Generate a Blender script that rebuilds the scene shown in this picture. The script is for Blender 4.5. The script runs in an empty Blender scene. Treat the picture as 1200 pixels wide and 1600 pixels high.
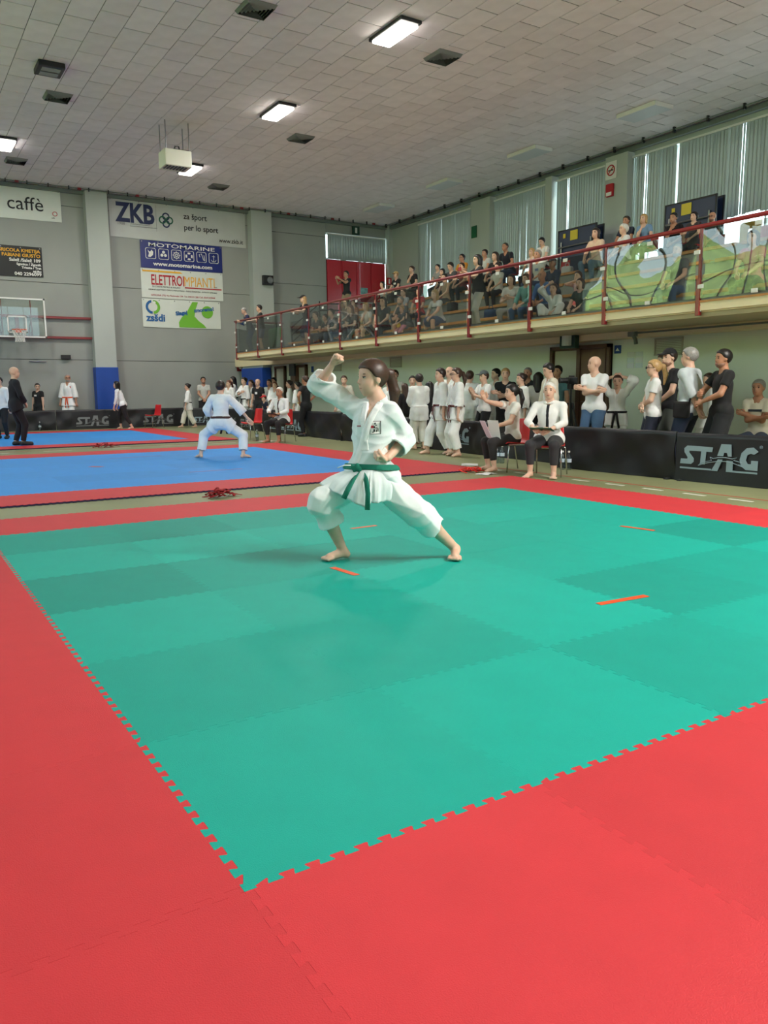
import bpy, bmesh, math, random
import numpy as np
from mathutils import Vector, Matrix
random.seed(7); RNG = np.random.RandomState(11)
sc = bpy.context.scene
COL = sc.collection

# ------------------------------------------------------------------ camera
YAW, PITCH, ROLL = .55889038, -.15468884, -.00920447
cam_d = bpy.data.cameras.new('camera'); cam = bpy.data.objects.new('camera', cam_d); COL.objects.link(cam)
cam_d.sensor_fit = 'HORIZONTAL'; cam_d.sensor_width = 36.0
cam_d.lens = 36.0 * 1232.709 / 1200.0
cam_d.clip_start = .05; cam_d.clip_end = 300
_f = Vector((math.sin(YAW)*math.cos(PITCH), math.cos(YAW)*math.cos(PITCH), math.sin(PITCH)))
_r = Vector((math.cos(YAW), -math.sin(YAW), 0)); _u = _r.cross(_f)
_r2 = _r*math.cos(ROLL) + _u*math.sin(ROLL); _u2 = -_r*math.sin(ROLL) + _u*math.cos(ROLL)
_m = Matrix((( _r2.x,_u2.x,-_f.x),(_r2.y,_u2.y,-_f.y),(_r2.z,_u2.z,-_f.z)))
cam.matrix_world = Matrix.Translation((-.684312, -1.78004, 1.274987)) @ _m.to_4x4()
sc.camera = cam

# ------------------------------------------------------------------ world, sun, window light, exposure
CEIL = 8.25; XR = 18.6; XL = -5.2; YB = 28.5; YF = -7.5
w = bpy.data.worlds.new('world'); sc.world = w; w.use_nodes = True
_bg = w.node_tree.nodes['Background']; _bg.inputs[0].default_value = (.80, .92, 1.0, 1); _bg.inputs[1].default_value = 5.0
sun_d = bpy.data.lights.new('sun', 'SUN'); sun_d.energy = 5.0; sun_d.angle = .02; sun_d.color = (1, .95, .86)
sun = bpy.data.objects.new('sun', sun_d); COL.objects.link(sun)
sun.rotation_euler = Vector((-.62, .25, -.75)).to_track_quat('-Z', 'Y').to_euler()

def portal(name, loc, target_dir, sx, sy):
    d = bpy.data.lights.new(name, 'AREA'); d.shape = 'RECTANGLE'; d.size = sx; d.size_y = sy
    d.cycles.is_portal = True
    o = bpy.data.objects.new(name, d); COL.objects.link(o); o.location = loc
    o.rotation_euler = Vector(target_dir).to_track_quat('-Z', 'Z').to_euler()
    return o
WIN_L = [(2.6, 7.6), (8.4, 12.6), (13.4, 17.6), (18.4, 22.6)]   # windows of the left wall, along y
WIN_F_ADD = [(5.4, 9.6)]                                                # unseen window added in the wall behind for light from the right, along x
WZ0, WZ1 = 3.6, 7.5
portal('window_portal', (XL-.12, 12.6, (WZ0+WZ1)/2), (1, 0, 0), 20.0, WZ1-WZ0)
portal('window_portal', (7.5, YF-.12, (WZ0+WZ1)/2), (0, 1, 0), 4.2, WZ1-WZ0)  # for the added window behind the camera
vs = sc.view_settings
vs.view_transform = 'Standard'; vs.look = 'None'; vs.gamma = 1.0; vs.use_curve_mapping = False
vs.exposure = 0.34
sc.cycles.max_bounces = 7; sc.cycles.diffuse_bounces = 4; sc.cycles.glossy_bounces = 3
sc.cycles.transmission_bounces = 4; sc.cycles.transparent_max_bounces = 12
sc.cycles.caustics_reflective = False; sc.cycles.caustics_refractive = False
sc.cycles.sample_clamp_indirect = 6.0
sc.cycles.use_denoising = True

# ------------------------------------------------------------------ helpers: materials
def lin(c):
    return tuple(((v/255.)/12.92 if v <= 10.3 else (((v/255.)+.055)/1.055)**2.4) for v in c)
MATS = {}
def mat(name, rgb, rough=.6, metal=0., noise=None, bump=None, alpha=None, emit=None, objcol=False, spec=.5, sheen=0., coat=0., subs=0.):
    """procedural principled material; rgb in 0..255 sRGB. noise=(scale, amount), bump=(scale, strength)"""
    if name in MATS: return MATS[name]
    m = bpy.data.materials.new(name); m.use_nodes = True; nt = m.node_tree; N = nt.nodes; L = nt.links
    b = N['Principled BSDF']; c = lin(rgb)
    b.inputs['Base Color'].default_value = (*c, 1); b.inputs['Roughness'].default_value = rough
    b.inputs['Metallic'].default_value = metal; b.inputs['Specular IOR Level'].default_value = spec
    if sheen: b.inputs['Sheen Weight'].default_value = sheen
    if coat: b.inputs['Coat Weight'].default_value = coat
    if subs:
        b.inputs['Subsurface Weight'].default_value = subs; b.inputs['Subsurface Radius'].default_value = (.012, .005, .003)
    tc = N.new('ShaderNodeTexCoord'); src = None
    if objcol:
        oi = N.new('ShaderNodeObjectInfo'); src = oi.outputs['Color']
    if noise:
        t = N.new('ShaderNodeTexNoise'); t.inputs['Scale'].default_value = noise[0]; t.inputs['Detail'].default_value = 4
        L.new(tc.outputs['Object'], t.inputs['Vector'])
        mr = N.new('ShaderNodeMapRange'); mr.inputs['From Min'].default_value = .3; mr.inputs['From Max'].default_value = .7
        mr.inputs['To Min'].default_value = 1-noise[1]; mr.inputs['To Max'].default_value = 1+noise[1]
        L.new(t.outputs['Fac'], mr.inputs['Value'])
        mx = N.new('ShaderNodeVectorMath'); mx.operation = 'SCALE'
        if src is not None: L.new(src, mx.inputs[0])
        else: mx.inputs[0].default_value = c
        L.new(mr.outputs['Result'], mx.inputs['Scale']); src = mx.outputs[0]
    if src is not None: L.new(src, b.inputs['Base Color'])
    if bump:
        t2 = N.new('ShaderNodeTexNoise'); t2.inputs['Scale'].default_value = bump[0]; t2.inputs['Detail'].default_value = 3
        L.new(tc.outputs['Object'], t2.inputs['Vector'])
        bp = N.new('ShaderNodeBump'); bp.inputs['Strength'].default_value = bump[1]; bp.inputs['Distance'].default_value = .01
        L.new(t2.outputs['Fac'], bp.inputs['Height']); L.new(bp.outputs['Normal'], b.inputs['Normal'])
    if emit:
        b.inputs['Emission Color'].default_value = (*lin(emit[0]), 1); b.inputs['Emission Strength'].default_value = emit[1]
    MATS[name] = m; return m
def glass_mat(name, tint=(235, 240, 238), refl=1.0, rough=.0):
    """thin pane: clear with Fresnel reflection on both faces"""
    if name in MATS: return MATS[name]
    m = bpy.data.materials.new(name); m.use_nodes = True; nt = m.node_tree; N = nt.nodes; L = nt.links
    N.remove(N['Principled BSDF']); out = N['Material Output']
    tr = N.new('ShaderNodeBsdfTransparent'); tr.inputs[0].default_value = (*lin(tint), 1)
    gl = N.new('ShaderNodeBsdfGlossy'); gl.inputs['Roughness'].default_value = rough
    fr = N.new('ShaderNodeFresnel'); fr.inputs['IOR'].default_value = 1.5
    ge = N.new('ShaderNodeNewGeometry'); io = N.new('ShaderNodeMapRange'); io.inputs['To Min'].default_value = 1.5; io.inputs['To Max'].default_value = 1/1.5
    L.new(ge.outputs['Backfacing'], io.inputs['Value']); L.new(io.outputs['Result'], fr.inputs['IOR'])
    ml = N.new('ShaderNodeMath'); ml.operation = 'MULTIPLY'; ml.inputs[1].default_value = refl; ml.use_clamp = True
    mix = N.new('ShaderNodeMixShader')
    L.new(fr.outputs[0], ml.inputs[0]); L.new(ml.outputs[0], mix.inputs[0]); L.new(tr.outputs[0], mix.inputs[1]); L.new(gl.outputs[0], mix.inputs[2])
    L.new(mix.outputs[0], out.inputs[0]); MATS[name] = m; return m

# ------------------------------------------------------------------ helpers: meshes
class MB:
    """collects shapes, then links them as ONE mesh object"""
    def __init__(s): s.v = []; s.f = []
    def add(s, v, f):
        o = len(s.v); s.v += [tuple(p) for p in v]; s.f += [tuple(i+o for i in q) for q in f]; return s
    def box(s, lo, hi, rz=0, at=None, M=None):
        x0,y0,z0 = lo; x1,y1,z1 = hi
        v = [(x0,y0,z0),(x1,y0,z0),(x1,y1,z0),(x0,y1,z0),(x0,y0,z1),(x1,y0,z1),(x1,y1,z1),(x0,y1,z1)]
        if M is not None: v = [tuple(M @ Vector(p)) for p in v]
        elif at is not None:
            c, sn = math.cos(rz), math.sin(rz); v = [(at[0]+c*p[0]-sn*p[1], at[1]+sn*p[0]+c*p[1], at[2]+p[2]) for p in v]
        return s.add(v, [(0,3,2,1),(4,5,6,7),(0,1,5,4),(1,2,6,5),(2,3,7,6),(3,0,4,7)])
    def bevbox(s, lo, hi, b):
        """box with chamfered edges"""
        bm = bmesh.new(); bmesh.ops.create_cube(bm, size=1)
        c = [(lo[i]+hi[i])/2 for i in range(3)]; d = [hi[i]-lo[i] for i in range(3)]
        for q in bm.verts: q.co = Vector((c[0]+q.co.x*d[0], c[1]+q.co.y*d[1], c[2]+q.co.z*d[2]))
        bmesh.ops.bevel(bm, geom=bm.edges[:], offset=b, segments=2, affect='EDGES', profile=.6)
        bm.verts.index_update(); s.add([q.co[:] for q in bm.verts], [[q.index for q in f.verts] for f in bm.faces]); bm.free(); return s
    def tube(s, pts, r, n=8, cap=True, closed=False):
        pts = [Vector(p) for p in pts]; rr = r if hasattr(r, '__len__') else [r]*len(pts)
        rings = []; N = len(pts); ref = None
        for i, p in enumerate(pts):
            if closed: t = (pts[(i+1) % N]-pts[i-1]).normalized()
            else: t = (pts[min(i+1, N-1)]-pts[max(i-1, 0)]).normalized()
            if ref is None: ref = Vector((0,0,1)) if abs(t.z) < .9 else Vector((1,0,0))
            a = t.cross(ref)
            if a.length < 1e-4: a = t.cross(Vector((0,1,0)))
            a.normalize(); b = t.cross(a); ref = -b if False else ref
            rings.append([p + a*(math.cos(2*math.pi*k/n)*rr[i]) + b*(math.sin(2*math.pi*k/n)*rr[i]) for k in range(n)])
        v = [q for R in rings for q in R]; f = []
        for i in range(N if closed else N-1):
            j = (i+1) % N
            for k in range(n): f.append((i*n+k, i*n+(k+1) % n, j*n+(k+1) % n, j*n+k))
        if cap and not closed: f.append(tuple(range(n))[::-1]); f.append(tuple((N-1)*n+k for k in range(n)))
        return s.add(v, f)
    def prism(s, poly, fn, d):
        """2-D polygon extruded: fn(u, v, w) -> point, from w=0 to w=d"""
        n = len(poly); v = [fn(u, q, 0) for u, q in poly] + [fn(u, q, d) for u, q in poly]
        f = [tuple(range(n))[::-1], tuple(range(n, 2*n))] + [(i, (i+1) % n, n+(i+1) % n, n+i) for i in range(n)]
        return s.add(v, f)
    def lathe(s, prof, c=(0,0,0), n=16, cap=True):
        v = []; f = []
        for r, z in prof: v += [(c[0]+r*math.cos(2*math.pi*k/n), c[1]+r*math.sin(2*math.pi*k/n), c[2]+z) for k in range(n)]
        for i in range(len(prof)-1):
            for k in range(n): f.append((i*n+k, i*n+(k+1) % n, (i+1)*n+(k+1) % n, (i+1)*n+k))
        if cap: f.append(tuple(range(n))[::-1]); f.append(tuple((len(prof)-1)*n+k for k in range(n)))
        return s.add(v, f)
    def mesh(s, name, m, smooth=False):
        me = bpy.data.meshes.new(name); me.from_pydata(s.v, [], s.f); me.update()
        if m is not None: me.materials.append(m)
        if smooth:
            for p in me.polygons: p.use_smooth = True
        return me
    def build(s, name, m, parent=None, smooth=False, fix=True):
        me = s.mesh(name, m, smooth)
        if fix:
            bm = bmesh.new(); bm.from_mesh(me); bmesh.ops.recalc_face_normals(bm, faces=bm.faces[:]); bm.to_mesh(me); bm.free()
        return link(name, me, parent)
def link(name, me, parent=None, loc=None, rz=None):
    o = bpy.data.objects.new(name, me); COL.objects.link(o)
    if parent is not None: o.parent = parent
    if loc is not None: o.location = loc
    if rz is not None: o.rotation_euler = (0, 0, rz)
    return o
def tag(o, label=None, cat=None, group=None, kind=None):
    if label: o['label'] = label
    if cat: o['category'] = cat
    if group: o['group'] = group
    if kind: o['kind'] = kind
    return o
def empty(name, loc=(0,0,0), rz=0., label=None, cat=None, group=None, kind=None):
    return tag(link(name, None, None, loc, rz), label, cat, group, kind)
def struct(o): o['kind'] = 'structure'; return o
def copy_tree(o, parent=None):
    c = o.copy(); COL.objects.link(c); c.parent = parent
    for ch in list(o.children): copy_tree(ch, c)
    return c
def text(name, body, loc, size, m, parent, rot=(math.pi/2, 0, 0), align='LEFT', bold=0., sx=1., shear=0., rz=None, ext=.002):
    cu = bpy.data.curves.new(name, 'FONT'); cu.body = body; cu.size = size; cu.align_x = align; cu.offset = bold; cu.extrude = ext; cu.shear = shear
    cu.resolution_u = 3; cu.materials.append(m)
    t_ = bpy.data.objects.new('tmp_text', cu); COL.objects.link(t_); dg = bpy.context.evaluated_depsgraph_get()
    me = bpy.data.meshes.new_from_object(t_.evaluated_get(dg)); me.name = name; bpy.data.objects.remove(t_); bpy.data.curves.remove(cu)
    o = bpy.data.objects.new(name, me); COL.objects.link(o); o.parent = parent; o.location = loc; o.rotation_euler = rot; o.scale = (sx, 1, 1)
    return o
# ================================================================== the hall
M_floor = mat('olive_sports_floor', (136, 140, 102), .42, noise=(1.2, .10), bump=(60, .03))
M_wall = mat('grey_green_paint', (160, 164, 159), .75, noise=(.7, .05), bump=(35, .05))
M_pil = mat('pilaster_paint', (184, 191, 186), .75, noise=(.7, .04), bump=(35, .05))
M_low = mat('pale_green_paint', (224, 232, 218), .7, noise=(.7, .04), bump=(35, .04))
M_cream = mat('cream_paint', (240, 226, 186), .65, noise=(1., .05), bump=(30, .04))
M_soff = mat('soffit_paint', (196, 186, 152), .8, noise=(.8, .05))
M_seam = mat('seam_dark', (70, 74, 70), .9)
M_joint = mat('ceiling_joint', (112, 112, 112), .9)
M_ctile = mat('ceiling_tile', (236, 231, 233), .82, noise=(3., .05), bump=(120, .25), objcol=True)
M_blue = mat('blue_wall_pad', (24, 74, 168), .5, noise=(2, .06))
M_conc = mat('step_concrete', (150, 152, 146), .85, noise=(2., .1), bump=(30, .15))
M_wood = mat('bench_wood', (206, 146, 84), .5, noise=(8., .12), bump=(40, .1))
M_tray = mat('grey_cable_tray', (112, 122, 116), .6)
M_dark = mat('dark_metal', (34, 36, 38), .5)
M_red = mat('dark_red_steel', (134, 30, 36), .35, coat=.2)
M_white = mat('white_plastic', (232, 232, 228), .45)
M_chrome = mat('chrome_tube', (190, 192, 195), .2, 1.)
M_steel = mat('brushed_steel', (150, 152, 154), .35, .9)

def setbox(name, lo, hi, m, parent=None):
    o = MB().box(lo, hi).build(name, m, parent)
    if parent is None: struct(o)
    return o
FZ = -.024
floor = setbox('floor', (XL-.3, YF-.3, FZ-.2), (XR+.3, YB+.3, FZ), M_floor)
# painted court lines: children of the floor
for nm, col, a, b, wd in [('yellow_line', (206, 178, 84), (8.2, 3.6), (8.2, -4), .05), ('white_line', (214, 214, 200), (8.05, 3.0), (8.05, -4), .06),
                          ('red_line', (180, 70, 60), (7.75, 8.2), (7.75, 2.4), .04), ('red_line', (180, 70, 60), (-4, 17.3), (7.9, 17.3), .05)]:
    dx, dy = b[0]-a[0], b[1]-a[1]; L_ = math.hypot(dx, dy)
    MB().box((0, -wd/2, FZ), (L_, wd/2, FZ+.002), rz=math.atan2(dy, dx), at=(a[0], a[1], 0)).build(nm, mat(nm, col, .5), floor)
for k in range(11):
    y = 8.6 - k*.62
    MB().box((7.5, y-.15, FZ), (7.56, y+.15, FZ+.002)).build('line_dash', mat('white_line', (214, 214, 200), .5), floor)
for k in range(10):
    MB().box((-3+k*1.3, 17.0, FZ), (-2.4+k*1.3, 17.05, FZ+.002)).build('line_dash', mat('white_line', (214, 214, 200), .5), floor)

# ---- back wall: concrete panels between recessed seams
wall_back = setbox('wall_back', (XL, YB+.02, FZ), (15.5, YB+.3, CEIL), M_seam)
def panels(parent, x0, x1, zs, y0=YB-.02, y1=YB+.03, m=M_wall, g=.009):
    for a, b in zip(zs[:-1], zs[1:]):
        MB().box((x0+g, y0, a+g), (x1-g, y1, b-g)).build('wall_panel', m, parent)
panels(wall_back, XL, .4, [FZ, 2.41, 5.04, 7.67, CEIL])
panels(wall_back, .4, 5.9, [FZ, 2.41, 5.04, 7.67, CEIL])
panels(wall_back, 6.5, 12.1, [FZ, 2.39, 5.02, 7.67, CEIL])
panels(wall_back, 12.8, 15.5, [FZ, 2.39, 4.75, 5.56, 7.55, CEIL])
wbr = setbox('wall_back_lintel', (15.5, YB-.02, 7.74), (XR, YB+.3, CEIL), M_wall)
setbox('wall_back_lower', (15.5, YB-.02, FZ), (XR, YB+.3, 4.03), M_wall)
for x0, x1 in ((5.86, 6.6), (12.02, 12.88), (-1.9, -1.1)):
    p = setbox('trim_1', (x0, YB-.42, FZ), (x1, YB-.02, CEIL-.06), M_pil); p.name = 'pilaster'
    MB().bevbox((x0-.03, YB-.46, FZ), (x1+.03, YB-.02, 2.14), .015).build('blue_pad', M_blue, p)
setbox('trim_2', (18.42, YB-.35, 4.03), (XR, YB-.02, CEIL), M_pil)
# cable tray and pipe under the ceiling
setbox('trim_3', (XL, YB-.16, CEIL-.15), (XR, YB-.03, CEIL-.03), M_tray)
tr3 = bpy.data.objects['trim_3']
MB().tube([(XL, YB-.52, CEIL-.05), (15.3, YB-.52, CEIL-.05)], .02).build('pipe', M_tray, tr3)
for k in range(34):
    x = -4.6+k*.66
    MB().box((x, YB-.56, CEIL-.12), (x+.03, YB-.5, CEIL)).build('hook', M_dark, tr3)
    if k % 3 == 0: MB().box((x+.3, YB-.55, CEIL-.1), (x+.42, YB-.5, CEIL-.03)).build('red_clip', M_red, tr3)
tr4 = setbox('trim_4', (XR-.16, YF, CEIL-.17), (XR-.02, YB, CEIL-.03), M_tray)
MB().tube([(XR-.4, YF, CEIL-.06), (XR-.4, YB, CEIL-.06)], .02).build('pipe', M_tray, tr4)
for k in range(30):
    y = 28-k*1.05
    MB().box((XR-.44, y, CEIL-.15), (XR-.36, y+.05, CEIL)).build('hook', M_dark, tr4)

# ---- left wall and the wall behind the camera, windows to the daylight, the one behind is added
M_glass = glass_mat('window_glass', (240, 246, 244))
M_frame = mat('window_frame_paint', (190, 194, 190), .5)
def wall_with_windows(name, along, pos, lo, hi, wins, thick, z0=WZ0, z1=WZ1, m=M_wall):
    """along='y': wall at x=pos. Boxes around the openings, one mesh"""
    mb = MB()
    def bx(a, b, za, zb):
        if along == 'y': mb.box((min(pos, pos+thick), a, za), (max(pos, pos+thick), b, zb))
        else: mb.box((a, min(pos, pos+thick), za), (b, max(pos, pos+thick), zb))
    bx(lo, hi, FZ, z0); bx(lo, hi, z1, CEIL); e = lo
    for a, b in wins: bx(e, a, z0, z1); e = b
    bx(e, hi, z0, z1)
    return struct(mb.build(name, m))
wl = wall_with_windows('wall_left', 'y', XL, YF, YB, WIN_L, -.3)
wf = wall_with_windows('wall_front', 'x', YF, XL, XR, WIN_F_ADD, -.3)
def window(idx, along, pos, a, b, z0, z1, nm=4, mid=True, sgn=-1):
    """window_n > window_frame bars, panes"""
    mb = MB(); P = (lambda u, d, z: (pos+d, u, z)) if along == 'y' else (lambda u, d, z: (u, pos+d, z))
    def bx(u0, u1, za, zb, d0=.08, d1=.16):
        p, q = P(u0, sgn*d0, za), P(u1, sgn*d1, zb)
        mb.box([min(p[i], q[i]) for i in range(3)], [max(p[i], q[i]) for i in range(3)])
    t = .05
    bx(a, b, z0, z0+t); bx(a, b, z1-t, z1); bx(a, a+t, z0, z1); bx(b-t, b, z0, z1)
    for k in range(1, nm): u = a+(b-a)*k/nm; bx(u-t/2, u+t/2, z0, z1)
    if mid: zz = z0+(z1-z0)*.42; bx(a, b, zz-t/2, zz+t/2)
    w_ = struct(mb.build('window_%d' % idx, M_frame)); pm = MB()
    p, q = P(a+t/2, sgn*.118, z0+t/2), P(b-t/2, sgn*.124, z1-t/2)
    MB().box([min(p[i], q[i]) for i in range(3)], [max(p[i], q[i]) for i in range(3)]).build('pane', M_glass, w_)
    return w_
wi = 1
for a, b in WIN_L: window(wi, 'y', XL, a, b, WZ0, WZ1); wi += 1
for a, b in WIN_F_ADD: window(wi, 'x', YF, a, b, WZ0, WZ1); wi += 1  # window added out of view, lets in light from behind right
# planted slope outside the left windows (seen mirrored in the balcony glass)
nx, ny = 30, 70
hv = []; hf = []
for i in range(nx):
    for j in range(ny):
        x = XL-3.5-i*.8; y = -14+j*.85
        hv.append((x+RNG.uniform(-.25, .25), y+RNG.uniform(-.25, .25), 1.2+i*.36+.5*math.sin(j*.7+i*.3)+RNG.uniform(-.45, .45)))
for i in range(nx-1):
    for j in range(ny-1): hf.append((i*ny+j, i*ny+j+1, (i+1)*ny+j+1, (i+1)*ny+j))
struct(MB().add(hv, hf).build('hillside', mat('foliage_green', (186, 204, 124), .8, noise=(1.3, .55), bump=(6, .8)), smooth=False))

# ---- right wall above the balcony: piers, windows, vertical blinds
RW0, RW1 = 4.85, 7.96
R_BAYS = [(22.4, 26.0), (18.4, 21.3), (15.9, 18.1), (9.4, 15.0), (3.4, 8.6), (-2.6, 2.6)]
wr = wall_with_windows('wall_right', 'y', XR, YF, YB, sorted((a, b) for a, b in R_BAYS), .3, RW0, RW1, M_pil)
for a, b in ((21.25, 22.35), (15.0, 15.85), (18.12, 18.42), (8.65, 9.35), (2.65, 3.35)):
    struct(MB().box((XR-.30, a, 4.03), (XR, b, CEIL-.2)).build('pilaster', M_pil))
M_slat = mat('blind_fabric', (178, 186, 181), .8, noise=(4, .04))
_b = M_slat.node_tree.nodes['Principled BSDF']
_tr = M_slat.node_tree.nodes.new('ShaderNodeBsdfTranslucent'); _tr.inputs[0].default_value = (*lin((186, 190, 186)), 1)
_mx = M_slat.node_tree.nodes.new('ShaderNodeMixShader'); _mx.inputs[0].default_value = .26
M_slat.node_tree.links.new(_b.outputs[0], _mx.inputs[1]); M_slat.node_tree.links.new(_tr.outputs[0], _mx.inputs[2])
M_slat.node_tree.links.new(_mx.outputs[0], M_slat.node_tree.nodes['Material Output'].inputs[0])
def slat_mesh(wd, h):
    mb = MB(); n = 4; v = []
    for z in (0, -h):
        for s_ in (0, 1):
            for k in range(n+1):
                u = k/n-.5; v.append((.012*math.cos(u*3)+s_*.0015, u*wd, z))
    f = []
    N = n+1
    for k in range(n):
        f.append((k, k+1, 2*N+k+1, 2*N+k)); f.append((N+k, N+k+1, 3*N+k+1, 3*N+k)[::-1])
        f.append((k, N+k, N+k+1, k+1)); f.append((2*N+k, 2*N+k+1, 3*N+k+1, 3*N+k))
    f += [(0, 2*N, 3*N, N), (n, N+n, 3*N+n, 2*N+n)]
    return MB().add(v, f).mesh('slat', M_slat, True)
def blind(along, pos, a, b, top, bot, label, gaps, seed, pitch=.105):
    r = random.Random(seed)
    root = empty('vertical_blind', (0, 0, 0), 0, label, 'blind', 'vertical blinds over the gallery windows')
    lo = (pos-.10, a, top) if along == 'y' else (a, pos-.10, top); hi = (pos+.02, b, top+.05) if along == 'y' else (b, pos+.02, top+.05)
    MB().box(lo, hi).build('head_rail', M_white, root)
    n = int((b-a)/pitch); me = slat_mesh(pitch*1.22, 1.0)
    for k in range(n):
        u = a+(k+.5)*(b-a)/n
        if any(g0 < u < g1 for g0, g1 in gaps): continue
        tw = r.uniform(-.14, .14)
        if r.random() < (.08 if along == 'y' and a < 15.5 else .04): tw = r.choice((-1, 1))*r.uniform(.42, .62)
        h = top-bot(u) if callable(bot) else top-bot
        o = link('slat', me, root, (pos-.07+r.uniform(-.006, .006), u, top) if along == 'y' else (u, pos-.07, top))
        o.rotation_euler = (r.uniform(-.004, .004), r.uniform(-.004, .004), tw + (0 if along == 'y' else math.pi/2)); o.scale = (1, 1, h+r.uniform(-.03, .03))
B_LAB = ['grey vertical blind nearest the corner with the red doors', 'grey vertical blind behind the man in black polo shirt', 'grey vertical blind behind the boy in white on the top row',
         'wide grey vertical blind with bright slits, right of the round sign', 'grey vertical blind past the right edge of the gallery', 'grey vertical blind at the far near end of the hall']
for k, (a, b) in enumerate(R_BAYS):
    window(wi, 'y', XR, a, b, RW0, RW1, max(2, int((b-a)/1.4)), False, 1); wi += 1
    gaps = {0: [], 1: [(21.2, 21.4)], 2: [(18.06, 18.2)], 3: [(13.36, 13.48)], 4: [], 5: []}[k]
    blind('y', XR-.02, a-.06, b+.06, RW1-.08, {0: 5.55, 1: 5.35, 2: 5.5, 3: (lambda u: 5.66-.10*(u-10.7)/3), 4: 5.7, 5: 5.7}[k], B_LAB[k], gaps, 40+k)
# ---- red doors and glazing above, back wall
M_rdoor = mat('red_door_paint', (196, 34, 52), .28, coat=.5)
dr = struct(MB().box((15.5, YB+.02, 4.03), (18.42, YB+.08, 6.68)).build('door_1', mat('door_core', (90, 20, 26), .6)))
for k in range(4):
    x0 = 15.54+k*.72
    MB().bevbox((x0, YB-.03, 4.06), (x0+.70, YB+.04, 6.65), .02).build('door_leaf', M_rdoor, dr)
MB().bevbox((17.0, YB-.07, 4.95), (18.1, YB-.03, 5.0), .012).build('push_bar', M_white, dr)
MB().box((17.15, YB-.045, 5.25), (17.5, YB-.035, 5.6)).build('notice', mat('notice_print', (120, 170, 170), .6, noise=(9, .4)), dr)
window(wi, 'x', YB, 15.5, 18.42, 6.70, 7.74, 3, False, 1); wi += 1
blind('x', YB-.02, 15.55, 18.38, 7.66, 6.68, 'short grey vertical blind above the red doors', [], 60, .12)
# ---- ceiling: running-bond acoustic tiles, each its own piece where it shows large
ceiling = setbox('ceiling', (XL-.3, YF-.3, CEIL+.012), (XR+.3, YB+.3, CEIL+.2), M_joint)
TW, TL = .538, 1.04
def cam_px(p):
    d = Vector(p)-cam.matrix_world.translation; z = d.dot(_f)
    if z < .2: return None
    return (600+1232.709*d.dot(_r2)/z, 800-1232.709*d.dot(_u2)/z, z)
tl = []
i0 = int((XL-4.43)/TW)-1
for i in range(i0, int((XR-4.43)/TW)+2):
    x0 = 4.43+i*TW; off = 14.41 if i % 2 == 0 else 14.93
    for j in range(-24, 16):
        y0 = off+j*TL
        xa, xb, ya, yb = max(x0, XL), min(x0+TW, XR), max(y0, YF), min(y0+TL, YB)
        if xb-xa < .05 or yb-ya < .05: continue
        c = cam_px(((xa+xb)/2, (ya+yb)/2, CEIL)); vis = c is not None and -20 < c[0] < 1220 and -30 < c[1] < 500
        tl.append(((xa, xb, ya, yb), c[2] if vis else 1e9))
tl.sort(key=lambda t: t[1])
ct = MB().bevbox((-TW/2+.007, -TL/2+.016, 0), (TW/2-.007, TL/2-.016, .02), .004).mesh('ceiling_tile', M_ctile)
rest = MB(); cl = lin((236, 231, 233))
for n_, ((xa, xb, ya, yb), d) in enumerate(tl):
    full = xb-xa > TW-.01 and yb-ya > TL-.01
    if n_ < 300 and full:
        o = link('ceiling_tile', ct, ceiling, ((xa+xb)/2, (ya+yb)/2, CEIL+random.uniform(-.002, .002)))
        v = random.uniform(.93, 1.03); o.color = (cl[0]*v, cl[1]*v, cl[2]*v, 1)
    else: rest.box((xa+.007, ya+.016, CEIL+random.uniform(-.002, .002)), (xb-.007, yb-.016, CEIL+.02))
ro = rest.build('ceiling_tile_field', M_ctile, ceiling, fix=False); ro['kind'] = 'stuff'; ro.color = (cl[0], cl[1], cl[2], 1)

# ---- balcony
BX = 9.8; BZ = 2.52; BY0 = 24.45; PS = 1.843
struct(MB().box((BX+.02, YF, 2.37), (XR, BY0+.05, BZ)).build('balcony_slab', M_cream))
struct(MB().box((BX+.02, BY0+.05, 2.37), (11.4, BY0+.12, BZ)).build('balcony_edge', M_cream))
struct(MB().box((11.3, BY0+.05, 2.2), (XR, YB-.02, BZ)).build('balcony_return', M_cream))
tp = struct(MB().box((BX-.02, YF, BZ-.13), (BX+.02, BY0+.05, BZ-.01)).build('trim_5', M_cream))
MB().box((BX-.03, YF, BZ-.01), (BX+.05, BY0+.05, BZ+.02)).build('sill_board', M_wood, tp)
MB().box((BX+.0, YF, BZ+.02), (BX+.12, BY0+.05, BZ+.07)).build('sill_profile', mat('zinc_profile', (140, 140, 136), .45, .3), tp)
struct(MB().box((BX+.06, YF, 2.30), (11.2, BY0+.02, 2.37)).build('balcony_soffit', M_soff))
struct(MB().box((11.2, YF, 2.18), (11.62, YB-.4, 2.37)).build('balcony_beam', M_cream))
wlow = struct(MB().box((11.6, YF, FZ), (11.8, YB, 2.2)).build('wall_under_balcony', M_low))
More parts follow.
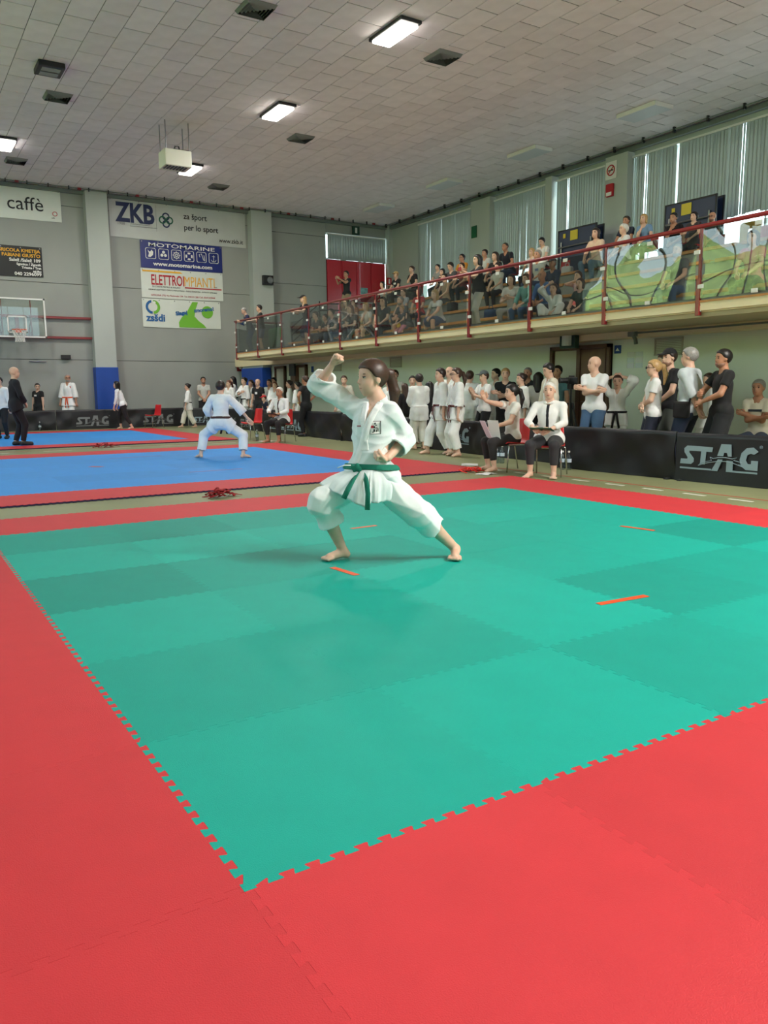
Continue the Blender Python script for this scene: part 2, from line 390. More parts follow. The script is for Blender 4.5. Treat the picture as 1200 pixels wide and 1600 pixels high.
# railing
rail = empty('balcony_railing', (BX, BY0, BZ), 0, 'long dark red railing with glass panels along the front of the gallery', 'railing')
NP = 15; PY = [-i*PS for i in range(NP)]
pm = MB(); pm.bevbox((-.045, -.035, -.20), (.03, .035, .34), .012); pm.bevbox((-.03, -.02, .3), (.02, .02, 1.06), .008)
pmesh = pm.mesh('post', M_red)
clipm = MB().bevbox((-.05, -.05, -.03), (-.028, .05, .03), .006).mesh('clip', M_white)
boltm = MB().lathe([(.012, 0), (.012, .012), (.006, .016)], n=8).mesh('bolt', M_chrome)
for y in PY:
    p = link('post', pmesh, rail, (0, y, 0))
    for z in (.72, .22): link('clip', clipm, p, (0, .045 if z > .5 else -.045, z))
    for z in (-.05, -.14): b_ = link('bolt', boltm, p, (-.01, -.035, z)); b_.rotation_euler = (math.pi/2, 0, 0)
MB().tube([(-.005, .12, 1.09), (-.005, PY[-1]-.3, 1.09)], .032, 10).build('handrail', M_red, rail, True)
MB().tube([(-.005, .06, 1.09), (1.8, .06, 1.09)], .032, 10).build('handrail', M_red, rail, True)
M_rglass = glass_mat('railing_glass', (208, 214, 211), 1.6, .0)
# each pane is slightly bowed, as acrylic sheets are
for i in range(NP-1):
    y0, y1 = PY[i]-.05, PY[i+1]+.05; v = []; f = []; nu, nv = 14, 8; rr = random.Random(i*5+1)
    ph, am = rr.uniform(0, 6), rr.uniform(.002, .006)
    for side in (0, 1):
        for a in range(nu+1):
            for b in range(nv+1):
                u, q = a/nu, b/nv
                bow = am*math.sin(u*6.3+ph)*math.sin(q*3.1)+.004*math.sin(q*4+ph*2)*math.sin(u*3.14)
                v.append((-.045+bow+side*.008, y0+(y1-y0)*u, .05+q*.97))
    M_ = (nu+1)*(nv+1)
    for a in range(nu):
        for b in range(nv):
            k = a*(nv+1)+b; f.append((k, k+1, k+nv+2, k+nv+1)); f.append((M_+k, M_+k+nv+1, M_+k+nv+2, M_+k+1))
    gp = MB().add(v, f).build('glass_panel', M_rglass, rail, True, fix=False)
    link('clip', clipm, gp, (.0, (y0+y1)/2, .07)); link('clip', clipm, gp, (.0, (y0+y1)/2, .98))
MB().box((.1, .055, .05), (1.75, .063, 1.02)).build('glass_panel', M_rglass, rail)
# bleacher steps: concrete treads with a board on the front of each
STEP = [(11.4, 2.86), (12.2, 3.25), (13.0, 3.64), (13.8, 4.03)]
for k, (x, z) in enumerate(STEP):
    st = struct(MB().box((x, YF, BZ if k == 0 else STEP[k-1][1]-.02), (XR if k == 3 else STEP[k+1][0]+.05, 24.0 if k < 3 else YB-.02, z)).build('bleacher_step', M_conc))
    y = YF+.1; L_ = 3.9
    while y < 23.4:
        MB().bevbox((x-.03, y, z-.03), (x+.36, min(y+L_, 23.9)-.12, z+.035), .01).build('seat_board', M_wood, st); y += L_
# black stair rail by the red doors
sr = empty('stair_rail', (12.6, 25.2, 3.0), 0, 'black metal stair handrail rising to the red doors', 'handrail')
for dz in (0, .25, .5): MB().tube([(-1.2, -1.8, -.1+dz), (1.3, .9, 1.05+dz), (2.8, .95, 1.12+dz)], .022, 8).build('bar', M_dark, sr, True)
for x, y, z in ((-1.2, -1.8, -.5), (.05, -.45, .1), (1.3, .9, 1.0), (2.8, .95, 1.0)): MB().tube([(x, y, z), (x, y, z+.9 if x < 1 else z+.65)], .025, 8).build('post', M_dark, sr, True)

# ---- doors, vents and fittings on the wall under the balcony
M_brown = mat('brown_door_frame', (104, 76, 60), .5, noise=(6, .1)); M_leaf = mat('grey_door_leaf', (188, 186, 172), .6, noise=(3, .05)); M_bdoor = mat('brown_door_leaf', (120, 92, 74), .5, noise=(6, .12))
def wall_door(idx, y0, y1, zt, leaves):
    d = struct(MB().box((11.56, y0, FZ), (11.6, y1, zt)).build('door_%d' % idx, M_brown))
    mb = MB(); mb.box((11.5, y0, FZ), (11.6, y0+.07, zt)); mb.box((11.5, y1-.07, FZ), (11.6, y1, zt)); mb.box((11.5, y0, zt-.07), (11.6, y1, zt))
    if len(leaves) > 1: c = (y0+y1)/2; mb.box((11.5, c-.05, FZ), (11.6, c+.05, zt))
    mb.build('door_frame', M_brown, d)
    n = len(leaves)
    for k, m in enumerate(leaves):
        a = y0+.09+(y1-y0-.18)*k/n; b = y0+.09+(y1-y0-.18)*(k+1)/n
        lf = MB().bevbox((11.535, a+.04, FZ+.02), (11.57, b-.04, zt-.09), .008).build('door_leaf', m, d)
        MB().tube([(11.53, b-.12, .98), (11.49, b-.12, .98), (11.49, b-.24, .98)], .01, 6).build('handle', M_steel, lf)
wall_door(2, 9.28, 10.94, 2.12, [M_bdoor, M_leaf]); wall_door(3, 24.35, 25.2, 2.12, [M_leaf]); wall_door(4, 22.65, 23.35, 2.12, [M_leaf])
def vent_grille(y0, y1, z0, z1, label, n):
    v = empty('wall_vent', (11.6, (y0+y1)/2, z0), 0, label, 'vent')
    h = (y1-y0)/2; mb = MB(); t = .025
    for a, b, c, d in ((-h, h, 0, t), (-h, h, z1-z0-t, z1-z0), (-h, -h+t, 0, z1-z0), (h-t, h, 0, z1-z0)): mb.box((-.03, a, c), (0, b, d))
    mb.build('frame', M_leaf, v)
    for k in range(n):
        z = t+(z1-z0-2*t)*(k+.5)/n; MB().box((-.024, -h+t, z-.008), (-.004, h-t, z+.01)).build('slat', M_leaf, v)
vent_grille(7.64, 8.26, 1.84, 2.16, 'slatted vent grille high on the pale wall above the capped man', 9)
vent_grille(16.85, 17.44, 1.87, 2.16, 'small square vent grille high on the pale wall right of the raised fist', 7)
vent_grille(20.3, 20.9, 1.85, 2.1, 'small grey vent panel on pale wall just behind the raised fist', 5)
# ================================================================== puzzle mats
def mat_foam(name):
    return mat(name, (128, 128, 128), .55, noise=(5., .035), bump=(260, .22), objcol=True, spec=.35)
M_foam = mat_foam('eva_foam')
M_foam_side = mat('eva_foam_core', (40, 34, 74), .7)
NT = 13; TA = .0125
def joint():
    p = 1./NT; pts = []
    for i in range(NT):
        s_ = i*p; pts += [(s_, -TA), (s_+.30*p, -TA), (s_+.27*p, -.2*TA), (s_+.20*p, .7*TA), (s_+.24*p, TA), (s_+.76*p, TA), (s_+.80*p, .7*TA), (s_+.73*p, -.2*TA), (s_+.70*p, -TA)]
    return pts
J_ = joint()
ring = [(t, o) for t, o in J_] + [(1+o, t) for t, o in J_] + [(t, 1+o) for t, o in reversed(J_)] + [(o, t) for t, o in reversed(J_)]
# corners: (-a,-a), (1-a,-a), (1-a,1-a), (-a,1-a)
ring = [(t, o) for t, o in J_ if t > .02] 
ring = [(-TA, -TA)] + ring + [(1-TA, -TA)] + [(1+o, t) for t, o in J_ if t > .02] + [(1-TA, 1-TA)] + [(t, 1+o) for t, o in reversed(J_) if t > .02] + [(-TA, 1-TA)] + [(o, t) for t, o in reversed(J_) if t > .02]
k_ = .9994
ring = [(.5+(x-.5)*k_, .5+(y-.5)*k_) for x, y in ring]
n_ = len(ring)
me = bpy.data.meshes.new('mat_tile')
me.from_pydata([(x, y, 0) for x, y in ring]+[(x, y, -.003) for x, y in ring]+[(x, y, -.023) for x, y in ring], [],
               [tuple(range(n_))]+[(i, n_+i, n_+(i+1) % n_, (i+1) % n_) for i in range(n_)]+[(n_+i, 2*n_+i, 2*n_+(i+1) % n_, n_+(i+1) % n_) for i in range(n_)])
me.update(); me.materials.append(M_foam); me.materials.append(M_foam_side)
for i, p in enumerate(me.polygons): p.material_index = 1 if i > n_ else 0
bm = bmesh.new(); bm.from_mesh(me); bmesh.ops.recalc_face_normals(bm, faces=bm.faces[:]); bm.to_mesh(me); bm.free()
TILE = me
def mat_area(x0, y0, inner, shades, red, label):
    root = empty('puzzle_mat_area', (x0, y0, 0), 0, label, 'mat', 'competition mat areas')
    r = random.Random(int(y0*10)+3)
    for i in range(8):
        for j in range(8):
            o = link('mat_tile', TILE, root, (i, j, r.uniform(-.0003, .0002)))
            if 0 < i < 7 and 0 < j < 7: c = lin(inner); v = shades(i-1, j-1, r)
            else: c = lin(red); v = r.uniform(.95, 1.05)
            o.color = (c[0]*v, c[1]*v, c[2]*v, 1)
    return root
G_SH = {(0,5): .86, (1,5): .80, (2,5): .92, (3,5): .93, (0,4): 1.05, (1,4): 1.18, (2,4): 1.06, (3,4): .98, (0,3): .80, (1,3): .90, (2,3): .86, (3,3): .98,
        (0,2): 1.05, (1,2): .96, (2,2): 1.08, (3,2): 1.0, (4,2): 1.02, (5,2): .80, (0,1): .92, (1,1): .92, (2,1): 1.06, (3,1): .82, (4,1): .88,
        (0,0): 1.0, (1,0): 1.06, (2,0): .90, (4,4): 1.1, (3,0): .95, (4,3): 1.03, (5,3): 1.05, (4,5): 1.0, (5,5): 1.0, (5,4): 1.08}
GREEN, BLUE, RED = (4, 163, 148), (52, 146, 226), (205, 54, 62)
mat_area(-1, -1, GREEN, lambda i, j, r: G_SH.get((i, j), 1.)*r.uniform(.985, 1.015), RED, 'green puzzle mat area with red border, under the girl with green belt')
mat_area(-.65, 8.02, BLUE, lambda i, j, r: r.uniform(.94, 1.06), RED, 'blue puzzle mat area with red border, under the boy in deep stance')
mat_area(-.85, 18.0, BLUE, lambda i, j, r: r.uniform(.94, 1.06), RED, 'farthest blue puzzle mat area, under the bald man in black suit')
# tape marks on the mats
M_tape = mat('orange_tape', (232, 84, 40), .4)
def tape(a, b, wd, m, label):
    dx, dy = b[0]-a[0], b[1]-a[1]; L_ = math.hypot(dx, dy)
    o = MB().box((-L_/2, -wd/2, 0), (L_/2, wd/2, .0015)).build('tape_strip', m); o.location = ((a[0]+b[0])/2, (a[1]+b[1])/2, .0008); o.rotation_euler = (0, 0, math.atan2(dy, dx))
    tag(o, label, 'tape', 'tape marks on the mats')
tape((1.958, 3.16), (1.985, 2.85), .05, M_tape, 'orange tape strip right beside the girl\'s front foot')
tape((2.80, 1.40), (3.19, 1.37), .05, M_tape, 'long orange tape strip on green mat, nearest the camera')
tape((2.87, 4.48), (3.15, 4.49), .05, mat('worn_tape', (214, 112, 80), .5), 'worn orange tape strip seen between the girl\'s legs')
tape((4.99, 3.16), (5.05, 2.83), .05, M_tape, 'orange tape strip near the far right edge of green mat')
tape((2.22, 12.4), (2.38, 12.2), .12, mat('faded_red_tape', (190, 92, 110), .5), 'short faded red tape on blue mat')
tape((2.9, 13.9), (3.9, 13.92), .05, mat('faded_pink_tape', (150, 110, 170), .5), 'long faded tape line across blue mat')
tape((3.3, 10.4), (4.2, 10.42), .05, mat('faded_pink_tape', (150, 110, 170), .5), 'faded tape line on blue mat near the red border')

# ================================================================== ceiling fittings
M_lit = mat('lamp_diffuser', (255, 250, 240), .5, emit=((255, 248, 236), 14.))
LAMP_W = 130.
def lamp(x, y, label, on=True, pw=1.):
    t = empty('ceiling_lamp', (x, y, CEIL-.004), 0, label, 'lamp', 'ceiling lamps')
    MB().bevbox((-.24, -.60, -.07), (.24, .60, .0), .02).build('housing', M_dark, t)
    MB().bevbox((-.21, -.52, -.12), (.21, .52, -.05), .03).build('diffuser', M_lit if on else M_white, t)
    if on:
        d = bpy.data.lights.new('lamp_light', 'AREA'); d.shape = 'RECTANGLE'; d.size = .4; d.size_y = 1.0; d.energy = LAMP_W*pw; d.color = (1, .95, .88)
        o = bpy.data.objects.new('lamp_light', d); COL.objects.link(o); o.parent = t; o.location = (0, 0, -.125)
lamp(8.46, 12.28, 'lit ceiling lamp nearest the top of the picture')
lamp(8.36, 17.55, 'lit ceiling lamp between the two others of its row')
lamp(8.17, 23.77, 'lit ceiling lamp beside the hanging projector')
lamp(2.85, 23.84, 'lit ceiling lamp at the left edge of the picture')
for x, y, l in ((8.4, -4.8, 'added unseen ceiling lamp behind the camera, over the gallery edge'), (6.4, -4.8, 'added unseen ceiling lamp behind the camera on the right'), (8.4, -2.6, 'added unseen ceiling lamp right of the camera')): lamp(x, y, l, True, 4.2)  # stronger unseen lamps, added to set the direction of the girl's shadow
def panel_lamp(x, y, label):
    t = empty('panel_lamp', (x, y, CEIL-.004), 0, label, 'lamp', 'unlit white panel lamps')
    MB().bevbox((-.34, -.62, -.1), (.34, .62, 0), .01).build('housing', M_white, t)
    MB().box((-.31, -.59, -.106), (.31, .59, -.1)).build('diffuser', mat('frosted_diffuser', (206, 212, 216), .4), t)
for (x, y), l in zip([(16.4, 12.83), (16.3, 17.0), (16.25, 21.2), (16.2, 25.4)], ['unlit white panel lamp nearest the camera, above the gallery', 'second unlit white panel lamp above the gallery', 'third unlit white panel lamp above the gallery', 'farthest unlit white panel lamp, near the corner']): panel_lamp(x, y, l)
M_vent = mat('vent_grey', (116, 118, 117), .5, .1)
def diffuser(x, y, label, rx=.3, ry=.3):
    t = empty('ceiling_vent', (x, y, CEIL), 0, label, 'vent', 'square ceiling vents')
    MB().box((-rx, -ry, -.004), (rx, ry, .0)).build('backing', mat('vent_dark', (24, 25, 26), .8), t)
    for k in range(5):
        s_ = 1-k*.19; mb = MB()
        def slope(ax, ay, bx, by):
            q = .84
            mb.add([(ax*s_, ay*s_, -.006), (bx*s_, by*s_, -.006), (bx*(s_-.13), by*(s_-.13), -.07), (ax*(s_-.13), ay*(s_-.13), -.07),
                    (ax*s_, ay*s_, -.001), (bx*s_, by*s_, -.001), (bx*(s_-.13), by*(s_-.13), -.064), (ax*(s_-.13), ay*(s_-.13), -.064)],
                   [(0,1,2,3), (7,6,5,4), (0,4,5,1), (2,6,7,3), (1,5,6,2), (0,3,7,4)])
        for a, b in (((-rx,-ry),(rx,-ry)), ((rx,-ry),(rx,ry)), ((rx,ry),(-rx,ry)), ((-rx,ry),(-rx,-ry))): slope(*a, *b)
        mb.build('ring_slat', M_vent, t)
for x, y, l in ((5.78, 12.85, 'square ceiling vent at the top edge of the picture'), (10.03, 12.82, 'square ceiling vent right of the nearest lit lamp'), (9.85, 19.28, 'square ceiling vent right of the middle lit lamp'),
                (9.76, 25.5, 'square ceiling vent above the bank banner'), (3.47, 19.37, 'square ceiling vent beside the black square floodlight'), (3.36, 25.6, 'square ceiling vent near the left lit lamp')): diffuser(x, y, l)
fl = empty('ceiling_floodlight', (2.99, 17.6, CEIL), 0, 'black square floodlight with two grey lenses on ceiling', 'floodlight')
MB().bevbox((-.27, -.32, -.12), (.27, .32, 0), .02).build('housing', mat('black_plastic', (16, 17, 20), .45), fl)
for y in (-.14, .14): MB().bevbox((-.19, y-.1, -.13), (.19, y+.1, -.115), .006).build('lens', mat('grey_lens', (128, 134, 134), .25), fl)
pj = empty('projector', (6.45, 19.95, CEIL-.004), 0, 'cream projector box hung from the ceiling on four rods', 'projector')
M_cw = mat('cream_plastic', (214, 214, 200), .5)
bd = MB().bevbox((-.36, -.30, -1.12), (.36, .30, -.70), .03).build('body', M_cw, pj)
for k in range(7): MB().box((-.32+k*.085, -.26, -1.135), (-.27+k*.085, .08, -1.115)).build('slot', M_dark, bd)
for x in (-.31, .31):
    for y in (-.25, .25): MB().tube([(x, y, -.75), (x, y, 0)], .014, 8).build('rod', M_steel, pj)
MB().bevbox((-.1, -.2, -.74), (.35, .1, -.66), .02).build('bracket', M_dark, pj)
MB().tube([(-.05, -.1, -.68), (-.02, -.1, -.58), (.08, -.1, -.58), (.1, -.1, -.68)], .02, 8).build('hook', M_dark, pj, True)

# ================================================================== banners on the back wall
def ink(name, rgb): return mat('print_'+name, rgb, .6)
K_, W_, NV, RD, OR, GN, GY = ink('black', (26, 28, 30)), ink('white', (236, 236, 232)), ink('navy', (28, 42, 84)), ink('red', (186, 30, 44)), ink('amber', (238, 178, 48)), ink('green', (118, 190, 56)), ink('grey', (130, 134, 136))
def banner(name, x0, x1, z0, z1, m, label, sag=.03, y=YB-.05, seed=1):
    root = empty(name, ((x0+x1)/2, y, z0), 0, label, 'banner', 'sponsor banners on the back wall')
    W2, Hh = (x1-x0)/2, z1-z0; nu, nv = 20, 8; v = []; f = []; r = random.Random(seed); ph = r.uniform(0, 6)
    for s_ in (0, 1):
        for a in range(nu+1):
            for b in range(nv+1):
                u, q = a/nu, b/nv
                bow = -.004*abs(math.sin(u*9+ph+q*2))*1.0
                v.append((-W2+2*W2*u, bow+s_*.006+.004, q*Hh-(sag*math.sin(math.pi*u) if b in (0,) else 0)*.6))
    Mv = (nu+1)*(nv+1)
    for a in range(nu):
        for b in range(nv):
            k = a*(nv+1)+b; f.append((k, k+1, k+nv+2, k+nv+1)); f.append((Mv+k, Mv+k+nv+1, Mv+k+nv+2, Mv+k+1))
    MB().add(v, f).build('sheet', m, root, True)
    for x in np.linspace(-W2+.06, W2-.06, 6):
        e_ = MB().lathe([(.02, 0), (.02, .006)], n=8).build('eyelet', M_steel, root); e_.location = (x, -.006, Hh-.05); e_.rotation_euler = (math.pi/2, 0, 0)
    return root, W2, Hh
FY = -.012
def poly(name, pts, m, parent, y=FY, d=.002):
    return MB().prism(pts, lambda u, v, w_: (u, y-w_, v), d).build(name, m, parent)
def circ(cx, cz, r, n=24, a0=0, a1=2*math.pi): return [(cx+r*math.cos(a0+(a1-a0)*k/n), cz+r*math.sin(a0+(a1-a0)*k/n)) for k in range(n)]
def ringpoly(cx, cz, r, t, parent, m, n=28, a0=0, a1=2*math.pi, y=FY, sx=1.):
    pts = []; full = a1-a0 > 6.2; mb = MB()
    for k in range(n+1):
        a = a0+(a1-a0)*k/n; pts.append((math.cos(a), math.sin(a)))
    v = []; f = []
    for c, s_ in pts: v += [(cx+sx*r*c, y-.002, cz+r*s_), (cx+sx*(r-t)*c, y-.002, cz+(r-t)*s_), (cx+sx*r*c, y, cz+r*s_), (cx+sx*(r-t)*c, y, cz+(r-t)*s_)]
    for k in range(n): b = 4*k; f += [(b, b+4, b+5, b+1), (b, b+2, b+6, b+4), (b+1, b+5, b+7, b+3), (b+2, b+3, b+7, b+6)]
    return MB().add(v, f).build('ring', m, parent)
M_vinyl = mat('white_vinyl', (222, 228, 220), .5, noise=(2, .03)); M_vinylg = mat('grey_vinyl', (196, 200, 196), .5, noise=(1.5, .05))
b1, w1, h1 = banner('coffee_banner', .4, 5.11, 7.10, 8.15, M_vinyl, 'white banner with thin black lettering caffè at the left edge', seed=3)
text('lettering', 'caffè', (.62, FY, .30), .62, K_, b1, sx=1.03)
ringpoly(2.14, .26, .08, .02, b1, RD); text('lettering', 'caffè', (2.02, FY, .10), .06, K_, b1)
b2, w2, h2 = banner('farm_sign', 1.2, 4.38, 5.20, 6.20, mat('black_board', (28, 30, 31), .5, noise=(2, .1)), 'black sign with amber and white lettering under the coffee banner', seed=5)
for s_, z, sz, m in (('AGRICOLA KMETIJA', .80, .15, OR), ('FABIANI GIUSTO', .645, .15, OR), ('Salež /Salež 109', .49, .145, W_), ('Sgonico / Zgonik', .37, .105, W_), ('Trieste / Trst', .26, .105, W_), ('tel./fax', .155, .09, W_), ('040 2296099', .035, .15, W_)):
    text('lettering', s_, (w2-.06, FY, z), sz, m, b2, align='RIGHT', bold=.004, sx=1.08)
b3, w3, h3 = banner('bank_banner', 6.73, 11.92, 6.80, 8.13, M_vinylg, 'wide light grey banner with navy ZKB lettering', seed=7)
text('lettering', 'ZKB', (-w3+.24, FY, .56), .92, NV, b3, bold=.030, sx=.80)
text('lettering', '1908', (-w3+.26, FY, .43), .14, GY, b3); text('lettering', 'ZADRUŽNA KRAŠKA BANKA', (-w3+.72, FY, .47), .055, GY, b3); text('lettering', 'BANCA DI CREDITO COOPERATIVO DEL CARSO', (-w3+.72, FY, .40), .045, GY, b3)
poly('rule', [(-w3+1.68, .3), (-w3+1.69, .3), (-w3+1.69, 1.25), (-w3+1.68, 1.25)], GY, b3)
for cx, cz, a in ((0, .13, NV), (0, -.13, NV)): ringpoly(-w3+2.05+cx, .74+cz, .14, .05, b3, a)
for cx, cz in ((-.13, 0), (.13, 0)): ringpoly(-w3+2.05+cx, .74+cz, .14, .05, b3, ink('darkgreen', (30, 92, 70)), y=FY-.003)
text('lettering', 'za šport', (-w3+2.72, FY, .86), .30, K_, b3, bold=.003, sx=.92); text('lettering', 'per lo sport', (-w3+2.72, FY, .46), .30, K_, b3, bold=.003, sx=.92)
text('lettering', 'www.zkb.it', (w3-.12, FY, .13), .23, K_, b3, align='RIGHT', sx=.95)
b4, w4, h4 = banner('marine_banner', 7.77, 10.91, 5.79, 6.77, mat('blue_vinyl', (26, 42, 118), .45, noise=(2, .05)), 'blue banner with six white icon boxes and MOTOMARINE lettering', seed=9, y=YB-.06)
text('lettering', 'MOTOMARINE', (0, FY, .77), .19, W_, b4, align='CENTER', bold=.002, sx=2.05); text('lettering', 'www.motomarine.com', (.02, FY, .10), .19, W_, b4, align='CENTER', bold=.006, sx=1.28)
for k in range(6):
    cx = -1.2+k*.485; cz = .52; s_ = .185; mb = MB(); rp = []
    for (sx_, sz_) in ((1, 1), (-1, 1), (-1, -1), (1, -1)):
        a0 = {(1, 1): 0, (-1, 1): math.pi/2, (-1, -1): math.pi, (1, -1): 1.5*math.pi}[(sx_, sz_)]
        for q in range(4): a = a0+q*math.pi/6; rp.append((cx+sx_*(s_-.05)+.05*math.cos(a), FY-.004, cz+sz_*(s_-.05)+.05*math.sin(a)))
    MB().tube(rp, .012, 5, closed=True).build('icon_frame', W_, b4)
    if k == 0: poly('icon', [(cx-.1, cz-.12), (cx-.02, cz-.14), (cx+.08, cz-.06), (cx+.10, cz+.06), (cx+.04, cz+.13), (cx-.02, cz+.05), (cx-.11, cz+.12), (cx-.06, cz)], W_, b4)
    if k == 1:
        for a in (90, 210, 330): poly('icon', circ(cx+.075*math.cos(math.radians(a)), cz+.075*math.sin(math.radians(a)), .055, 14), W_, b4)
    if k == 2:
        ringpoly(cx, cz, .12, .022, b4, W_); ringpoly(cx, cz, .05, .02, b4, W_)
        for a in range(8): c, s2 = math.cos(a*math.pi/4), math.sin(a*math.pi/4); MB().tube([(cx+.03*c, FY-.002, cz+.03*s2), (cx+.155*c, FY-.002, cz+.155*s2)], .007, 4).build('icon', W_, b4)
    if k == 3:
        for a in range(4): ringpoly(cx, cz, .14, .065, b4, W_, 6, a*math.pi/2-.5, a*math.pi/2+.5)
    if k == 4: MB().tube([(cx-.06, FY-.002, cz), (cx-.09, FY-.002, cz+.1), (cx, FY-.002, cz+.13), (cx+.08, FY-.002, cz-.1), (cx+.13, FY-.002, cz-.13), (cx+.10, FY-.002, cz+.08)], .012, 5).build('icon', W_, b4)
    if k == 5:
        MB().tube([(cx, FY-.002, cz-.13), (cx, FY-.002, cz+.11)], .009, 5).build('icon', W_, b4); MB().tube([(cx-.06, FY-.002, cz+.06), (cx+.06, FY-.002, cz+.06)], .009, 5).build('icon', W_, b4)
        MB().tube([(cx-.10, FY-.002, cz-.06), (cx-.06, FY-.002, cz-.12), (cx, FY-.002, cz-.135), (cx+.06, FY-.002, cz-.12), (cx+.10, FY-.002, cz-.06)], .009, 5).build('icon', W_, b4)
b5, w5, h5 = banner('electrical_banner', 7.74, 10.9, 4.72, 5.77, M_vinyl, 'white banner with red and yellow ELETTROIMPIANTI lettering', seed=11)
text('lettering', 'ELETTROI', (-1.22, FY, .48), .52, RD, b5, bold=.008, sx=.56); text('lettering', 'MPIANTI', (.03, FY, .48), .52, OR, b5, bold=0., sx=.62)
poly('bar', [(-1.52, .93), (0, .93), (-.1, .99), (-1.52, .99)], OR, b5); poly('bar', [(.06, .405), (1.52, .405), (1.52, .445), (.06, .445)], RD, b5)
text('lettering', 'DI CANTE PIETRO & MAURO', (-1.18, FY, .38), .075, K_, b5, sx=1.1); text('lettering', 'IMPIANTI ELETTRICI CIVILI E INDUSTRIALI - MANUTENZIONI - IMPIANTI SPECIALI', (0, FY, .27), .075, K_, b5, align='CENTER', sx=.98)
text('lettering', 'OFFICINA (TS) Via Nazionale 134  Tel. 040.211286 Cell. 0337.549008', (0, FY, .07), .085, RD, b5, align='CENTER', sx=1.02); text('lettering', 'snc', (1.24, FY, .48), .08, K_, b5)
b6, w6, h6 = banner('sport_association_banner', 7.73, 10.76, 3.65, 4.68, M_vinyl, 'white banner with green splash and blue zsšdi lettering', seed=13)
text('lettering', 'zsšdi', (-1.38, FY, .22), .36, ink('royal', (30, 96, 160)), b6, bold=.012, sx=1.02)
ringpoly(-1.14, .73, .25, .09, b6, ink('royal', (30, 96, 160)), 20, math.pi*.55, math.pi*1.5); ringpoly(-1.10, .73, .25, .10, b6, GN, 20, -math.pi*.5, math.pi*.5); poly('dot', circ(-1.06, .89, .05), W_, b6, FY-.003)
poly('splash', [(-.15, .02), (-.16, .2), (-.05, .38), (.18, .62), (.40, .98), (.62, .98), (.52, .72), (.46, .45), (.62, .28), (.82, .14), (.92, .02)], GN, b6); poly('splash', circ(.98, .62, .23), GN, b6)
text('lettering', 'Slagaj', (-.26, FY-.004, .46), .19, ink('royal', (30, 96, 160)), b6, bold=.008, sx=1.1, rot=(math.pi/2, -.14, 0)); text('lettering', 'zmoremo!', (.46, FY-.004, .60), .19, ink('royal', (30, 96, 160)), b6, bold=.008, sx=1.0, rot=(math.pi/2, -.12, 0))

# ================================================================== basketball hoop
hoop = empty('basketball_hoop', (3.3, YB, 0), 0, 'basketball backboard with orange rim, white net and dark red wall brackets', 'basketball hoop')
YH = -.95
mb = MB(); t = .05
for a, b, c, d in ((-.9, .9, 3.09, 3.09+t), (-.9, .9, 4.33, 4.38), (-.9, -.9+t, 3.09, 4.38), (.9-t, .9, 3.09, 4.38)): mb.box((a, YH-.03, c), (b, YH+.03, d))
mb.build('board_frame', M_white, hoop)
MB().box((-.87, YH-.006, 3.12), (.87, YH+.006, 4.35)).build('board', glass_mat('acrylic', (232, 238, 236)), hoop)
mb = MB()
for a, b, c, d in ((-.3, .3, 3.24, 3.28), (-.3, .3, 3.75, 3.79), (-.3, -.26, 3.24, 3.79), (.26, .3, 3.24, 3.79)): mb.box((a, YH-.012, c), (b, YH-.006, d))
mb.build('target_square', W_, hoop)
M_or = mat('orange_rim', (232, 92, 40), .4)
RC = (0, YH-.38, 3.32)
rim = MB().tube([(.225*math.cos(2*math.pi*k/24), RC[1]+.225*math.sin(2*math.pi*k/24), RC[2]) for k in range(24)], .011, 6, closed=True).build('rim', M_or, hoop, True)
MB().box((-.1, YH-.16, 3.24), (.1, YH-.03, 3.33)).build('rim_bracket', M_or, rim)
nm = MB(); n = 12
for k in range(n):
    for dsg in (1, -1):
        p = []
        for q in range(5):
            a = 2*math.pi*(k+dsg*q*.5)/n; rr = (.222, .20, .165, .14, .15)[q]; p.append((rr*math.cos(a), RC[1]+rr*math.sin(a), RC[2]-.1*q))
        nm.tube(p, .007, 4, cap=False)
nm.build('net', mat('net_cord', (236, 236, 230), .8), hoop)
for z in (3.17, 3.86): MB().box((-5.2 if False else -2.6, -.14, z-.04), (2.6, -.05, z+.04)).build('wall_rail', M_red, hoop)
for x in (-.45, .45):
    MB().tube([(x, -.1, 3.86), (x, YH+.05, 3.75)], .03, 8).build('arm', M_red, hoop); MB().tube([(x, -.1, 3.17), (x, YH+.05, 3.3)], .03, 8).build('arm', M_red, hoop); MB().tube([(x, -.1, 3.17), (x, YH+.05, 3.75)], .02, 8).build('brace', M_red, hoop)
    MB().tube([(x, YH+.05, 3.15), (x, YH+.05, 4.33)], .018, 8).build('upright', M_red, hoop)
MB().box((-.06, YH+.02, 3.2), (.06, YH+.08, 3.75)).build('centre_plate', M_red, hoop)
# small wall devices
def device(name, x, z, wx, wz, d, m, label, cat, y=YB-.03):
    o = MB().bevbox((-wx/2, -d, 0), (wx/2, 0, wz), .01).build(name, m); o.location = (x, y, z); tag(o, label, cat); return o
cb = device('wall_loudspeaker', 12.6, 5.39, .42, .36, .18, M_dark, 'black speaker box high on pilaster right of the banners', 'loudspeaker', YB-.43)
MB().lathe([(.0, .0), (.12, .01), (.13, .03)], n=16, cap=False).build('cone', M_steel, cb).location = (.05, -.2, .17)
cb.children[0].rotation_euler = (math.pi/2, 0, 0)
dv = device('wall_camera', 4.92, 2.43, .32, .14, .12, M_dark, 'small dark device on wall seam beside the blue pilaster', 'camera')
device('wall_bar', 4.0, 2.33, .55, .03, .05, M_steel, 'thin metal bar on the wall under the hoop', 'bar')
fh = device('fire_hose_sign', 11.5, 2.03, .28, .30, .02, M_red, 'small red fire sign on grey wall left of the blue column', 'sign'); poly('symbol', circ(0, .15, .07, 14), W_, fh, -.02)
